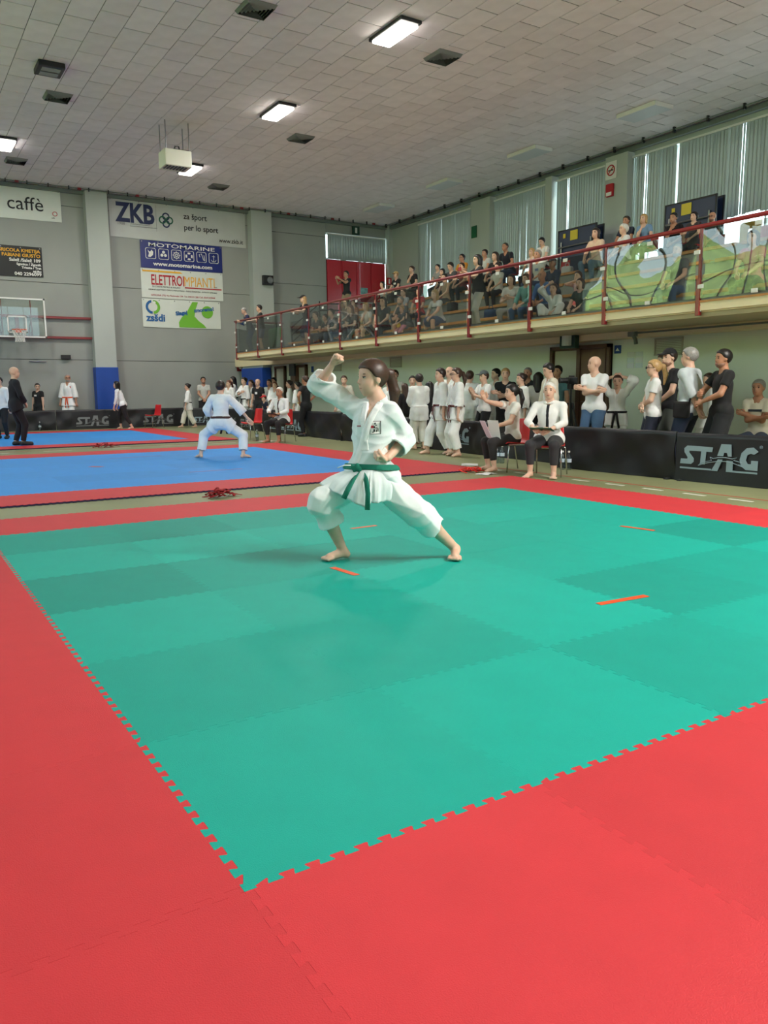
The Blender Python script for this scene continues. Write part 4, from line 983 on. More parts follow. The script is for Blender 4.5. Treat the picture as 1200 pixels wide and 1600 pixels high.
LAST = {}
WHITE, GI = (240, 242, 240), (245, 247, 246)
def person(label, at, face, H=1.7, w=1., pose=None, top='tee', topc=WHITE, bot='trousers', botc=(40, 42, 48), belt=None, hair='short', hairc='dark', sk='light', shoes=None,
           res=.016, hatc=None, badge=None, tie=None, group=None, J=None, gloves=None, beard=None, glasses=False, faceparts=True, kid=0., under=None, scarf=None, stripe=None, wr=.004, skirt=True, legl=None, wfr=1.):
    """at: ground point below the pelvis; face: heading of the chest in degrees; pose in units of H, local frame x forward, y left, z up"""
    P = dict(pel=(0, 0, .515), lean=0., roll=0., twist=0., hyaw=0., hpitch=0., footL=(0, .065, 0), footR=(0, -.065, 0), kneeL=(1, .15, 0), kneeR=(1, -.15, 0), toeL=12, toeR=-12,
             handL=(.03, .155, .46), handR=(.03, -.155, .46), elL=(-1, .6, -.2), elR=(-1, -.6, -.2), curlL=.4, curlR=.4, fdL=None, fdR=None)
    if pose: P.update(pose)
    res = res*1.15 if res > .009 else res
    S = H; hs = 1.04+.35*kid; T_top = None
    f0, l0, u0 = V3(1, 0, 0), V3(0, 1, 0), V3(0, 0, 1)
    if J is None:
        pel = V3(*P['pel'])*S; a = P['lean']
        u = unit(V3(math.sin(a), math.sin(P['roll']), math.cos(a))); tw = P['twist']; ft = V3(math.cos(tw), math.sin(tw), 0); ft = unit(ft-u*np.dot(ft, u)); lt = np.cross(u, ft)
        sh_c = pel+u*.288*S; shL, shR = sh_c+lt*.097*S*w, sh_c-lt*.097*S*w
        waist, chest, neck = pel+u*.095*S, pel+u*.205*S, pel+u*.312*S
        hy = tw+P['hyaw']; hp = P['hpitch']; hf = V3(math.cos(hy)*math.cos(hp), math.sin(hy)*math.cos(hp), math.sin(hp)); hl = unit(np.cross(u0, hf)); hu = np.cross(hf, hl)
        hc = neck+(u*.5+hu*.5)*.102*S*(1+.1*kid)+hf*.012*S
        hipL, hipR = pel+l0*.048*S*w-u0*.018*S, pel-l0*.048*S*w-u0*.018*S
        ankL, ankR = V3(*P['footL'])*S+u0*.042*S, V3(*P['footR'])*S+u0*.042*S
        knL, ankL = ik(hipL, ankL, .24*S, .235*S, P['kneeL']); knR, ankR = ik(hipR, ankR, .24*S, .235*S, P['kneeR'])
        elL, wrL = ik(shL, V3(*P['handL'])*S, .165*S, .148*S, P['elL']); elR, wrR = ik(shR, V3(*P['handR'])*S, .165*S, .148*S, P['elR'])
        def toe(deg): t_ = math.radians(deg); return V3(math.cos(t_), math.sin(t_), 0)
        tL, tR = toe(P['toeL']), toe(P['toeR'])
        J = dict(pel=pel, u=u, ft=ft, lt=lt, shL=shL, shR=shR, waist=waist, chest=chest, neck=neck, hf=hf, hl=hl, hu=hu, hc=hc, hipL=hipL, hipR=hipR, knL=knL, knR=knR, ankL=ankL, ankR=ankR,
                 elL=elL, elR=elR, wrL=wrL, wrR=wrR, tL=tL, tR=tR)
    g = J; ft, lt, u = g['ft'], g['lt'], g['u']
    pts = np.array([v for k, v in g.items() if k not in ('u', 'ft', 'lt', 'hf', 'hl', 'hu', 'tL', 'tR')]); lo, hi = pts.min(0)-.16*S, pts.max(0)+.16*S; lo[2] = max(lo[2], pts[:, 2].min()-.075*S)
    fat = w
    # ---- body
    B = Field(lo, hi, res)
    B.cap(g['hipL'], g['hipR'], .058*S*fat, .058*S*fat, .02, (ft, .9)); B.cap(g['pel'], g['waist'], .070*S*fat, .062*S*fat, .03, (ft, .74)); B.cap(g['waist'], g['chest'], .064*S*fat, .076*S*fat, .03, (ft, .70))
    B.cap(g['shL']-u*.014*S, g['shR']-u*.014*S, .028*S, .028*S, .03); B.cap(g['chest']+u*.03*S, g['neck']-u*.01*S, .06*S, .036*S, .03, (ft, .8))
    B.cap(g['neck']-u*.02*S, g['hc']-g['hu']*.035*S-g['hf']*.012*S, .033*S, .0315*S, .02)
    for sd in 'LR': B.cap(g['neck']+u*.014*S-ft*.008*S, g['sh'+sd]-u*.004*S, .026*S, .021*S, .03)
    hc, hf, hl, hu = g['hc'], g['hf'], g['hl'], g['hu']; A = (hf, hl, hu); s_ = S*hs
    B.ell(hc+hu*.014*s_-hf*.008*s_, A, (.058*s_, .047*s_, .054*s_), .01); B.ell(hc-hu*.032*s_+hf*.012*s_, A, (.040*s_, .036*s_, .040*s_), .012)
    B.cap(hc-hu*.058*s_+hf*.030*s_, hc-hu*.058*s_+hf*.028*s_, .013*s_, .013*s_, .012); B.cap(hc+hf*.045*s_+hu*.004*s_, hc+hf*.0555*s_-hu*.017*s_, .005*s_, .0078*s_, .006); B.ell(hc-hu*.020*s_+hf*.016*s_, A, (.034*s_, .039*s_, .034*s_), .012)
    for sg in (1, -1): B.ell(hc+hl*sg*.048*s_-hf*.004*s_-hu*.008*s_, A, (.012*s_, .006*s_, .018*s_), .004)
    ex = [[], []]
    def add_tube(v, q): o = len(ex[0]); ex[0].extend(v); ex[1].extend([tuple(i+o for i in t) for t in q])
    fine = res < .009
    for sd, sg in (('L', 1), ('R', -1)):
        sh, el, wr_ = g['sh'+sd], g['el'+sd], g['wr'+sd]; B.cap(sh, el, .030*S, .025*S, .02); B.cap(el, wr_, .026*S, .0165*S, .015)
        B.cap(g['hip'+sd], g['kn'+sd], .055*S*fat, .036*S, .025); kn, an = g['kn'+sd], g['ank'+sd]; B.cap(kn, kn+(an-kn)*.4-0*ft, .034*S, .034*S, .02); B.cap(kn+(an-kn)*.35, an, .034*S, .0205*S, .02)
        t_ = g['t'+sd]; fz = an-u0*.026*S
        if fz[2]-.018*S > lo[2]+.0 or True:
            B.cap(an, an-t_*.018*S-u0*.02*S, .022*S, .019*S, .012); B.cap(an-u0*.01*S, an+t_*.07*S-u0*.024*S, .023*S, .018*S, .015, None)
            lat = np.cross(u0, t_)
            for q in range(5): B.cap(an+t_*.065*S+lat*(q-2)*.011*S-u0*.026*S, an+t_*(.098-.004*abs(q-(1 if sg < 0 else 3)))*S+lat*(q-2)*.013*S-u0*.031*S, .0095*S, .0075*S, .006)
        # hand: palm and five fingers
        fd = unit(P['fd'+sd]) if P.get('fd'+sd) is not None else unit(wr_-el)
        up_ = P.get('pn'+sd); pn = unit(up_) if up_ is not None else unit(np.cross(fd, unit(np.cross(fd, ft+.01)))); pn = unit(pn-fd*np.dot(pn, fd)+1e-6); lat = np.cross(pn, fd)*sg
        curl = P['curl'+sd]; hsz = .9*S; pc = wr_+fd*.038*hsz
        B.ell(pc, (fd, lat, pn), (.040*hsz, .026*hsz, .014*hsz), .008)
        for q in range(5):
            if q < 4:
                b0 = wr_+fd*.066*hsz+lat*(1.5-q)*.0125*hsz; ln = (.036, .042, .039, .030)[q]*hsz; dd = fd; p = [b0-fd*.015*hsz, b0]; rr = [.0085*hsz*.9, .0085*hsz*.9]
                for sgm in range(3):
                    dd = rotv(dd, lat*sg, curl*(1.35, 1.6, 1.1)[sgm]*(1 if np.dot(np.cross(lat*sg, fd), pn) > 0 else -1)); ln2 = ln*(.46, .32, .26)[sgm]*1.25; p.append(p[-1]+dd*ln2); rr.append((.0082, .0076, .0068)[sgm]*hsz*.9)
            else:
                b0 = wr_+fd*.02*hsz+lat*.020*hsz+pn*.004*hsz; d1 = unit(fd*(.75-.1*curl)+lat*(.75-.45*curl)+pn*.75*curl); d2 = unit(fd*(.9-.75*curl)-lat*1.0*curl+pn*(.2+.15*curl)); p = [b0, b0+d1*.026*hsz, b0+d1*.026*hsz+d2*.026*hsz, b0+d1*.026*hsz+d2*.046*hsz]; rr = [.0105*hsz, .0095*hsz, .0085*hsz, .0072*hsz]
            if q == 4 and curl > .9: p = [wr_+fd*.02*hsz+lat*.020*hsz, wr_+fd*.044*hsz+lat*.024*hsz+pn*.020*hsz, wr_+fd*.060*hsz+lat*.010*hsz+pn*.036*hsz, wr_+fd*.060*hsz-lat*.010*hsz+pn*.038*hsz]
            if fine:
                for i in range(len(p)-1): B.cap(p[i], p[i+1], rr[i], rr[i+1], .0025)
            else: add_tube(*tube_q(p, rr))
    me = B.mesh('person', skin(sk), ex)
    root = link('person', me, None, at, math.radians(face)); tag(root, label, 'person', group)
    def part(name, F_, m, sm=1):
        if isinstance(F_, Field): o = link(name, F_.mesh(name, m, None, sm), root)
        else: o = link(name, F_, root)
        return o
    # ---- trousers / shorts / skirt
    if bot:
        T = Field(lo, hi, res); lg = {'trousers': .93, 'jeans': .93, 'gi': .80, 'gi_short': .50, 'shorts': -.18, 'leggings': .9, 'skirt': -.1, 'hakama': .95, 'crop': .7}[bot]; loose = {'trousers': 1.16, 'jeans': 1.14, 'gi': 1.5, 'gi_short': 1.72, 'shorts': 1.35, 'leggings': 1.06, 'skirt': 1.3, 'hakama': 1.6, 'crop': 1.15}[bot]
        lgs = legl or {'L': lg, 'R': lg}
        T.cap(g['hipL'], g['hipR'], (.064+.006*(loose-1))*S*fat, (.064+.006*(loose-1))*S*fat, .02, (ft, .92)); T.cap(g['pel'], g['waist']-u*.012*S, .076*S*fat, .070*S*fat, .025, (ft, .78))
        for sd in 'LR':
            h_, kn, an = g['hip'+sd], g['kn'+sd], g['ank'+sd]; rk = .038*S*loose
            if lg > 0:
                end = kn+(an-kn)*lgs[sd]; d_ = unit(an-kn); T.cap(h_, kn, .060*S*fat*(1+.10*(loose-1)), rk, .025); T.cap(kn, end+d_*.03, rk, max(.027*S*loose, rk*.9 if bot in ('gi', 'gi_short', 'hakama') else 0), .02, None, 'u', [(end, d_)])
            else:
                end = h_+(kn-h_)*(1+lg); d_ = unit(kn-h_); T.cap(h_, end+d_*.03, .062*S*fat, .050*S*loose, .025, None, 'u', [(end, d_)])
        if bot in ('skirt', 'hakama'):
            mid = (g['knL']+g['knR'])/2; T.cap(g['pel'], mid, .075*S, .085*S, .03)
        if bot in ('gi', 'gi_short', 'hakama', 'shorts'):
            T.wrinkle(wr, wfr, int(at[0]*31) % 97)
            for sd in 'LR':
                h_, kn, an = g['hip'+sd], g['kn'+sd], g['ank'+sd]
                if lg > 0: end = kn+(an-kn)*lgs[sd]; d_ = unit(an-kn); T.cap(end-d_*.015*S, end+d_*.06*S, .026*S*loose, .028*S*loose, .0, None, 's')
        part({'gi': 'gi_trousers', 'gi_short': 'gi_trousers'}.get(bot, bot if bot not in ('crop',) else 'trousers'), T, cloth(botc, 'denim' if bot == 'jeans' else 'cotton'))
    # ---- top
    if top:
        T = Field(lo, hi, res); isgi = top == 'gi'; lsl = {'tee': .55, 'polo': .5, 'long': 1.75, 'gi': 1.55, 'suit': 1.9, 'tank': -1, 'rolled': 1.3}[top]; off = {'tee': .008, 'polo': .008, 'long': .010, 'gi': .014, 'suit': .016, 'tank': .004, 'rolled': .012}[top]*S
        hem = {'gi': .0, 'suit': .0}.get(top, 1.)
        T.cap(g['hipL']+u*.02*S, g['hipR']+u*.02*S, .062*S*fat+off, .062*S*fat+off, .02, (ft, .92), 'u', [(g['pel']-u*.045*S, -u)]); T.cap(g['pel'], g['waist'], .074*S*fat+off, .068*S*fat+off, .03, (ft, .80), 'u', [(g['pel']-u*.045*S, -u)])
        T.cap(g['waist'], g['chest'], .070*S*fat+off, .082*S*fat+off, .03, (ft, .74)); T.cap(g['shL']-u*.016*S, g['shR']-u*.016*S, .029*S+off, .029*S+off, .03);
        for sd in 'LR': T.cap(g['neck']+u*.002*S-ft*.006*S, g['sh'+sd]-u*.006*S, .028*S+off*.5, .025*S+off*.6, .025)
        T.cap(g['chest']+u*.03*S, g['neck']-u*.015*S, .064*S+off*.5, .040*S+off*.3, .03, (ft, .82))
        sr = {'tee': (.036, .040), 'polo': (.036, .040), 'long': (.036, .029), 'gi': (.043, .056), 'suit': (.040, .034), 'tank': (.03, .03), 'rolled': (.037, .040)}[top]
        for sd in 'LR':
            sh, el, wr_ = g['sh'+sd], g['el'+sd], g['wr'+sd]
            if lsl < 0: continue
            if lsl <= 1: e_ = sh+(el-sh)*lsl*1.1; d_ = unit(el-sh); T.cap(sh, e_+d_*.02, sr[0]*S, sr[1]*S, .02, None, 'u', [(e_, d_)])
            else: d_ = unit(wr_-el); e_ = el+(wr_-el)*(lsl-1); T.cap(sh, el, sr[0]*S, (sr[0]*.4+sr[1]*.6)*S, .02); T.cap(el, e_+d_*.03, (sr[0]+sr[1])/2*S, sr[1]*S, .02, None, 'u', [(e_, d_)])
        if (isgi or top == 'suit') and skirt:
            for sd in 'LR':
                h_, kn = g['hip'+sd], g['kn'+sd]; e_ = h_+(kn-h_)*(.42 if isgi else .22); d_ = unit(kn-h_); T.cap(h_+u*.05*S, e_+d_*.02, .072*S*fat, .082*S*fat, .035, None, 'u', [(e_, d_)])
        if isgi or top in ('rolled', 'long'): T.wrinkle(wr, wfr, int(at[1]*37) % 89)
        if isgi:
            for sd in 'LR': el, wr_ = g['el'+sd], g['wr'+sd]; d_ = unit(wr_-el); e_ = el+(wr_-el)*(lsl-1); T.cap(e_-d_*.02*S, e_+d_*.06*S, .042*S, .047*S, 0, None, 's')
        T_top = T
        T.cap(g['neck']-u*.016*S+ft*.006*S, g['neck']+u*.09*S+ft*.012*S, .031*S, .050*S, .008, None, 's')
        if top in ('gi', 'suit', 'polo'): T.cap(g['neck']+ft*.035*S, g['chest']+ft*.085*S+u*(.01 if isgi else .035)*S, .026*S, .006*S, .006, None, 's')
        jac = part({'gi': 'gi_jacket', 'tee': 't_shirt', 'polo': 'polo_shirt', 'long': 'shirt', 'rolled': 'shirt', 'suit': 'suit_jacket', 'tank': 'tank_top'}[top], T, cloth(topc))
        if isgi:
            for sg in ((1, -1) if res < .02 else ()):   # lapel bands
                L_ = T.like(); L_.F = L_.F-.006; a0 = g['neck']+lt*sg*.036*S+ft*.03*S; b0 = g['waist']-lt*sg*.012*S+ft*.09*S; n_ = unit(np.cross(b0-a0, ft)); L_.slab(a0, n_, .014*S); L_.half(g['chest']+ft*.02*S, -ft); L_.half(g['neck']+u*.02*S, u); L_.half(g['waist'], -u); part('lapel', L_, cloth((246, 247, 246)))
        if belt:
            L_ = T.like(); L_.F = L_.F-.011; c_ = g['pel']+u*.060*S; L_.slab(c_, u, .014*S)
            # keep only the ring near the body
            X, Y, Z = L_.ax[0][:, None, None]-c_[0], L_.ax[1][None, :, None]-c_[1], L_.ax[2][None, None, :]-c_[2]; L_.F = np.maximum(L_.F, (np.sqrt(X*X+Y*Y+Z*Z)-.12*S*fat).astype(np.float32))
            bo = part('belt', L_, cloth(belt)); kp = c_+ft*(.078*S*fat*.8+off+.012)
            kn_ = MB().bevbox((-.012, -.03, -.022), (.018, .03, .022), .01).build('knot', cloth(belt), bo); kn_.location = kp; kn_.rotation_euler = (0, 0, math.atan2(ft[1], ft[0]))
            for sg in (1, -1):
                v = []; tl_ = .19*S; 
                for q in range(5):
                    z = -q/4*tl_; y = sg*(.012+.05*q/4); x = .012+.02*math.sin(q*.9)
                    v += [(x, y-.019, z), (x, y+.019, z), (x+.006, y-.019, z), (x+.006, y+.019, z)]
                f = []
                for q in range(4): b = 4*q; f += [(b, b+1, b+5, b+4), (b+2, b+6, b+7, b+3), (b, b+4, b+6, b+2), (b+1, b+3, b+7, b+5)]
                f += [(0, 2, 3, 1), (16, 17, 19, 18)]
                te = MB().add(v, f).build('belt_end', cloth(belt), bo); te.location = kp; te.rotation_euler = (0, 0, math.atan2(ft[1], ft[0]))
        def on_chest(name, y, z, sy, sz, m, th=.006):
            o_ = g['chest']+lt*y*S+u*z*S; ray_ = [o_+ft*t_ for t_ in np.linspace(.25*S, 0, 80)]; dv = T.sample(np.array(ray_)); k = np.argmax(dv < 0); p = ray_[k]
            b_ = MB().box((-.004, -sy/2, -sz/2), (th, sy/2, sz/2)).build(name, m, root); b_.location = p; M3 = Matrix(((ft[0], lt[0], u[0]), (ft[1], lt[1], u[1]), (ft[2], lt[2], u[2]))); b_.rotation_euler = M3.to_euler(); return b_
        if badge: on_chest('badge', badge[0], badge[1], badge[2], badge[3], mat('badge_%d_%d_%d' % badge[4], badge[4], .5))
        if stripe: on_chest('chest_print', 0, .02, .2, .035, mat('badge_%d_%d_%d' % stripe, stripe, .5))
        if tie:
            L_ = T.like(); L_.F = L_.F-.007; L_.slab(g['chest'], lt, .016*S); L_.half(g['chest']+ft*.02*S, -ft); L_.half(g['neck']-u*.015*S, u); L_.half(g['waist']-u*.03*S, -u); part('necktie', L_, cloth(tie))
            L_ = T.like(); L_.F = L_.F-.010; L_.half(g['neck']-u*.012*S, -u); L_.half(g['neck']+u*.022*S, u); X, Y, Z = L_.ax[0][:, None, None]-g['neck'][0], L_.ax[1][None, :, None]-g['neck'][1], L_.ax[2][None, None, :]-g['neck'][2]; L_.F = np.maximum(L_.F, (np.sqrt(X*X+Y*Y+Z*Z)-.055*S).astype(np.float32)); part('collar', L_, cloth(WHITE))
    # ---- shoes
    if shoes:
        for sd in 'LR':
            an, t_ = g['ank'+sd], g['t'+sd]; T = Field(np.minimum(an-.1*S, an+t_*.13*S-.05*S), np.maximum(an+.06*S, an+t_*.13*S+.05*S), min(res, .0165)); z0 = an[2]-.042*S
            T.cap(an-u0*.008*S, an-t_*.02*S-u0*.018*S, .028*S, .026*S, .012); T.cap(an-u0*.012*S, an+t_*.094*S-u0*.022*S, .029*S, .029*S, .015, (np.cross(u0, t_), 1.25)); T.half(V3(0, 0, z0), -u0); part('shoe', T, mat('shoe_%d_%d_%d' % shoes, shoes, .5))
    # ---- hair, hat, face
    if hair and hair != 'bald':
        Hh = Field(hc-.14*s_-(V3(0, 0, .22*s_) if hair in ('long', 'pony') else 0)-(np.abs(hf)*.06*s_), hc+.13*s_, min(res, .0165)); inf = {'buzz': .002, 'short': .007, 'cap': .003}.get(hair, .008)*s_
        Hh.ell(hc+hu*.014*s_-hf*.008*s_, A, (.058*s_+inf, .047*s_+inf, .054*s_+inf), .01)
        if hair == 'curly': Hh.ell(hc+hu*.01*s_-hf*.016*s_, A, (.066*s_, .064*s_, .064*s_), .02)
        X, Y, Z = Hh.ax[0][:, None, None]-hc[0], Hh.ax[1][None, :, None]-hc[1], Hh.ax[2][None, None, :]-hc[2]; fc = (X*hf[0]+Y*hf[1]+Z*hf[2])/s_; uc = (X*hu[0]+Y*hu[1]+Z*hu[2])/s_
        Hh.F = np.maximum(Hh.F, ((np.interp(fc, [-.06, -.03, -.012, .012, .03, .06], [-.052, -.05, -.012, .006, .034, .042])-uc)*s_*.8).astype(np.float32))
        if hair == 'long':
            for sg in (1, -1): Hh.cap(hc+hl*sg*.040*s_-hf*.016*s_+hu*.02*s_, hc+hl*sg*.042*s_-hf*.03*s_-hu*.14*s_, .024*s_, .020*s_, .02)
            Hh.cap(hc-hf*.040*s_, hc-hf*.055*s_-hu*.15*s_, .036*s_, .034*s_, .025)
        if hair == 'pony':
            Hh.cap(hc-hf*.060*s_+hu*.02*s_, hc-hf*.085*s_+hu*.012*s_, .018*s_, .02*s_, .015); Hh.cap(hc-hf*.085*s_+hu*.012*s_, hc-hf*.105*s_-hu*.06*s_, .02*s_, .022*s_, .015); Hh.cap(hc-hf*.105*s_-hu*.06*s_, hc-hf*.095*s_-hu*.14*s_, .022*s_, .010*s_, .015)
        if hair == 'bun': Hh.ell(hc-hf*.062*s_+hu*.03*s_, A, (.028*s_, .028*s_, .028*s_), .012)
        if hair == 'bob':
            for sg in (1, -1): Hh.cap(hc+hl*sg*.042*s_-hf*.010*s_+hu*.02*s_, hc+hl*sg*.044*s_-hf*.012*s_-hu*.055*s_, .022*s_, .020*s_, .02)
            Hh.cap(hc-hf*.036*s_, hc-hf*.04*s_-hu*.055*s_, .038*s_, .034*s_, .02)
        part('hair', Hh, hairmat(hairc))
    if beard:
        T = Field(hc-.11*s_, hc+.09*s_, min(res, .015)); T.ell(hc-hu*.036*s_+hf*.012*s_, A, (.0425*s_, .038*s_, .039*s_), 0); X, Y, Z = T.ax[0][:, None, None]-hc[0], T.ax[1][None, :, None]-hc[1], T.ax[2][None, None, :]-hc[2]; T.half(hc-hu*.034*s_, hu); part('beard', T, hairmat(beard))
    if hatc:
        T = Field(hc-.12*s_, hc+.15*s_, min(res, .0165)); T.ell(hc+hu*.018*s_-hf*.006*s_, A, (.066*s_, .055*s_, .062*s_), 0); T.half(hc+hu*.026*s_, -hu); T.cap(hc+hu*.030*s_+hf*.04*s_, hc+hu*.024*s_+hf*.085*s_, .038*s_, .036*s_, .004, (hu, .16)); part('cap', T, cloth(hatc))
    if faceparts:
        M3 = Matrix(((hf[0], hl[0], hu[0]), (hf[1], hl[1], hu[1]), (hf[2], hl[2], hu[2]))); eu = M3.to_euler()
        for sg in (1, -1):
            for nm, me_, c_, sz in (('eye', EYE, hc+hf*.0415*s_+hl*sg*.0185*s_+hu*.002*s_, (.008, .016, .009)), ('eyebrow', BROW, hc+hf*.0435*s_+hl*sg*.019*s_+hu*.015*s_, (.007, .020, .0045))):
                o = link(nm, me_, root, c_); o.rotation_euler = eu; o.scale = tuple(q*s_*1.05 for q in sz)
        o = link('mouth', LIP, root, hc+hf*.0485*s_-hu*.038*s_); o.rotation_euler = eu; o.scale = (.010*s_, .026*s_, .008*s_)
        if glasses:
            mb = MB()
            for sg in (1, -1):
                c_ = hc+hf*.058*s_+hl*sg*.019*s_+hu*.001*s_; mb.tube([c_+hl*(.014*s_*math.cos(a))+hu*(.011*s_*math.sin(a)) for a in np.linspace(0, 2*math.pi, 12, endpoint=False)], .0018*s_*1.2, 4, closed=True); mb.tube([c_+hl*sg*.014*s_, hc+hl*sg*.05*s_-hf*.002*s_], .0016*s_, 4)
            mb.build('glasses', M_dark, root)
    LAST.clear(); LAST.update(T=T_top, root=root, g=g)
    return root, g, at, math.radians(face)
def wpt(pr, p):
    """local joint -> world"""
    _, g, at, a = pr; p = np.asarray(p); c, s_ = math.cos(a), math.sin(a); return V3(at[0]+c*p[0]-s_*p[1], at[1]+s_*p[0]+c*p[1], at[2]+p[2])
# pose library (units of body height)
CROSSED = dict(handL=(.095, -.075, .695), handR=(.11, .08, .675), elL=(-.1, 1, -.6), elR=(-.1, -1, -.6), curlL=.3, curlR=.3)
BEHIND = dict(handL=(-.10, .02, .50), handR=(-.11, -.01, .49), elL=(-.2, 1, 0), elR=(-.2, -1, 0))
HIPS = dict(handL=(.04, .115, .575), handR=(.04, -.115, .575), elL=(-.5, 1, 0), elR=(-.5, -1, 0))
FRONT = dict(handL=(.13, .03, .55), handR=(.13, -.03, .55), elL=(-.4, 1, -.2), elR=(-.4, -1, -.2))
CLAP = dict(handL=(.17, .015, .70), handR=(.17, -.015, .70), elL=(-.2, .8, -1), elR=(-.2, -.8, -1), curlL=.05, curlR=.05, fdL=(.5, 0, 1), fdR=(.5, 0, 1), pnL=(0, -1, 0), pnR=(0, 1, 0))
HEADUP = dict(handL=(.03, .05, .985), handR=(.03, -.05, .985), elL=(.2, 1, .3), elR=(.2, -1, .3), fdL=(.2, -1, .2), fdR=(.2, 1, .2))
def SIT(seat=.27, reach=.24, spread=.075, **k):
    """seat: height of the seat in body heights"""
    z = seat+.055; d = dict(pel=(0, 0, z), footL=(reach, spread, 0), footR=(reach, -spread, 0), kneeL=(.6, .12, 1), kneeR=(.6, -.12, 1), handL=(.20, .07, z+.055), handR=(.20, -.07, z+.055), elL=(-.6, .9, -.3), elR=(-.6, -.9, -.3), lean=.10)
    d.update(k); return d
def mix(*ds, **k):
    r = {}
    for d in ds: r.update(d)
    r.update(k); return r
# ================================================================== the girl in the foreground: front stance, raised block
CAMP = np.array(cam.matrix_world.translation); _F, _R, _U = np.array(_f), np.array(_r2), np.array(_u2)
def jpt(px, py, d, o):
    """point seen at a photo position at depth d, relative to o (used once to lay out the pose)"""
    return CAMP+_F*d+_R*((px-600)/1232.709*d)+_U*((800-py)/1232.709*d)-o
GO = V3(2.46, 3.09, 0); d0 = float((GO+V3(0, 0, .75)-CAMP) @ _F)
rr_, ff_ = unit(_R*V3(1, 1, 0)), unit(_F*V3(1, 1, 0)); uu = V3(0, 0, 1)
g_u = unit(uu*1.0-rr_*.03); g_ft = unit(-.50*rr_-.87*ff_); g_lt = np.cross(g_u, g_ft)
g_hf = unit(-.86*rr_-.50*ff_-.03*uu); g_hl = unit(np.cross(uu, g_hf)); g_hu = np.cross(g_hf, g_hl)
q = lambda px, py, dd=0.: jpt(px, py, d0+dd, GO)
GH = 1.63
pel = q(579, 741, 0); shc = q(587, 637, 0)
Jg = dict(pel=pel, u=unit(shc-pel), ft=g_ft, lt=g_lt, shL=q(612, 643, -.07), shR=q(555, 636, .07), waist=pel+(shc-pel)*.33, chest=pel+(shc-pel)*.70, neck=q(590, 627, 0), hf=g_hf, hl=g_hl, hu=g_hu, hc=q(580, 590, -.02),
          hipL=q(597, 754, -.02), hipR=q(564, 752, .03), knL=q(655, 803, .0), knR=q(503, 786, .0), ankL=V3(2.90, 2.93, .07)-GO, ankR=V3(2.16, 3.36, .07)-GO,
          elL=q(632, 686, .06), elR=q(498, 601, .12), wrL=q(606, 716, -.10), wrR=q(517, 573, .02), tL=unit(V3(-.62, -.75, 0)), tR=unit(V3(-.95, .05, 0)))
person('girl in white karate uniform with green belt, fist raised in deep front stance', tuple(GO), 0, GH, 1.13, dict(curlL=1.0, curlR=1.0, fdR=unit(uu*.75+rr_*.45-ff_*.2), pnR=unit(rr_*.8-ff_*.5-uu*.3), fdL=unit(-rr_*.8-ff_*.4+uu*.1), pnL=unit(uu*.8-ff_*.6)),
       'gi', (232, 240, 240), 'gi_short', (234, 240, 238), None, 'pony', 'brown', 'light', None, res=.0070, J=Jg, wr=.015, wfr=.6, faceparts=False, kid=.30, skirt=False, legl={'L': .40, 'R': .44})
girl = LAST['root']; GT = LAST['T']
def project(p, d):
    """march from p along d until the jacket surface"""
    ts = np.linspace(0, .4, 400); P_ = p+np.outer(ts, d); v = GT.sample(P_); k = int(np.argmax(v < 0)); return P_[k]
def decal(name, c, w_, h_, m, lift=.003, nu=6, nv=6, poly_=None):
    """sheet laid on the jacket around point c (chest frame)"""
    V = []; Q = []
    for s2 in (0, 1):
        for i in range(nu+1):
            for j in range(nv+1):
                p = c+g_lt*((i/nu-.5)*w_)+uu*((j/nv-.5)*h_)+g_ft*.2; V.append(project(p, -g_ft)+g_ft*(lift if s2 == 0 else -.004))
    K = (nu+1)*(nv+1)
    for i in range(nu):
        for j in range(nv): a = i*(nv+1)+j; Q += [(a, a+nv+1, a+nv+2, a+1), (K+a, K+a+1, K+a+nv+2, K+a+nv+1)]
    for i in range(nu):
        for j in (0, nv): a = i*(nv+1)+j; Q.append((a, a+nv+1, K+a+nv+1, K+a))
    for j in range(nv):
        for i in (0, nu): a = i*(nv+1)+j; Q.append((a, a+1, K+a+1, K+a))
    return link(name, quad_mesh(name, V, Q, m), girl)
def strip(name, pts, w_, m, lift=.004, dirn=None):
    """narrow band following points laid on the jacket"""
    P_ = [project(np.asarray(p)+g_ft*.2, -g_ft)+g_ft*lift for p in pts]; V = []; Q = []
    for i, p in enumerate(P_):
        t = unit(P_[min(i+1, len(P_)-1)]-P_[max(i-1, 0)]); b = unit(np.cross(t, g_ft)); V += [p-b*w_/2, p+b*w_/2, p+b*w_/2-g_ft*.008, p-b*w_/2-g_ft*.008]
    for i in range(len(P_)-1):
        for k in range(4): Q.append((4*i+k, 4*i+(k+1) % 4, 4*i+4+(k+1) % 4, 4*i+4+k))
    Q += [(0, 3, 2, 1), (4*len(P_)-4, 4*len(P_)-3, 4*len(P_)-2, 4*len(P_)-1)]
    return link(name, quad_mesh(name, V, Q, m), girl)
ch = Jg['chest']; nk = Jg['neck']; wa = Jg['waist']
c_lap = cloth((242, 246, 245))
def lerp(a, b, t): return np.asarray(a)*(1-t)+np.asarray(b)*t
# crossing collar: her left side lies over the right
strip('lapel', [lerp(nk+g_lt*.060+uu*-.01, pel+Jg['u']*.07-g_lt*.07, t) for t in np.linspace(0, 1, 16)], .05, c_lap, .006)
strip('lapel', [lerp(nk-g_lt*.058+uu*-.02, ch-g_lt*.004-uu*.03, t) for t in np.linspace(0, 1, 9)], .045, c_lap, .003)
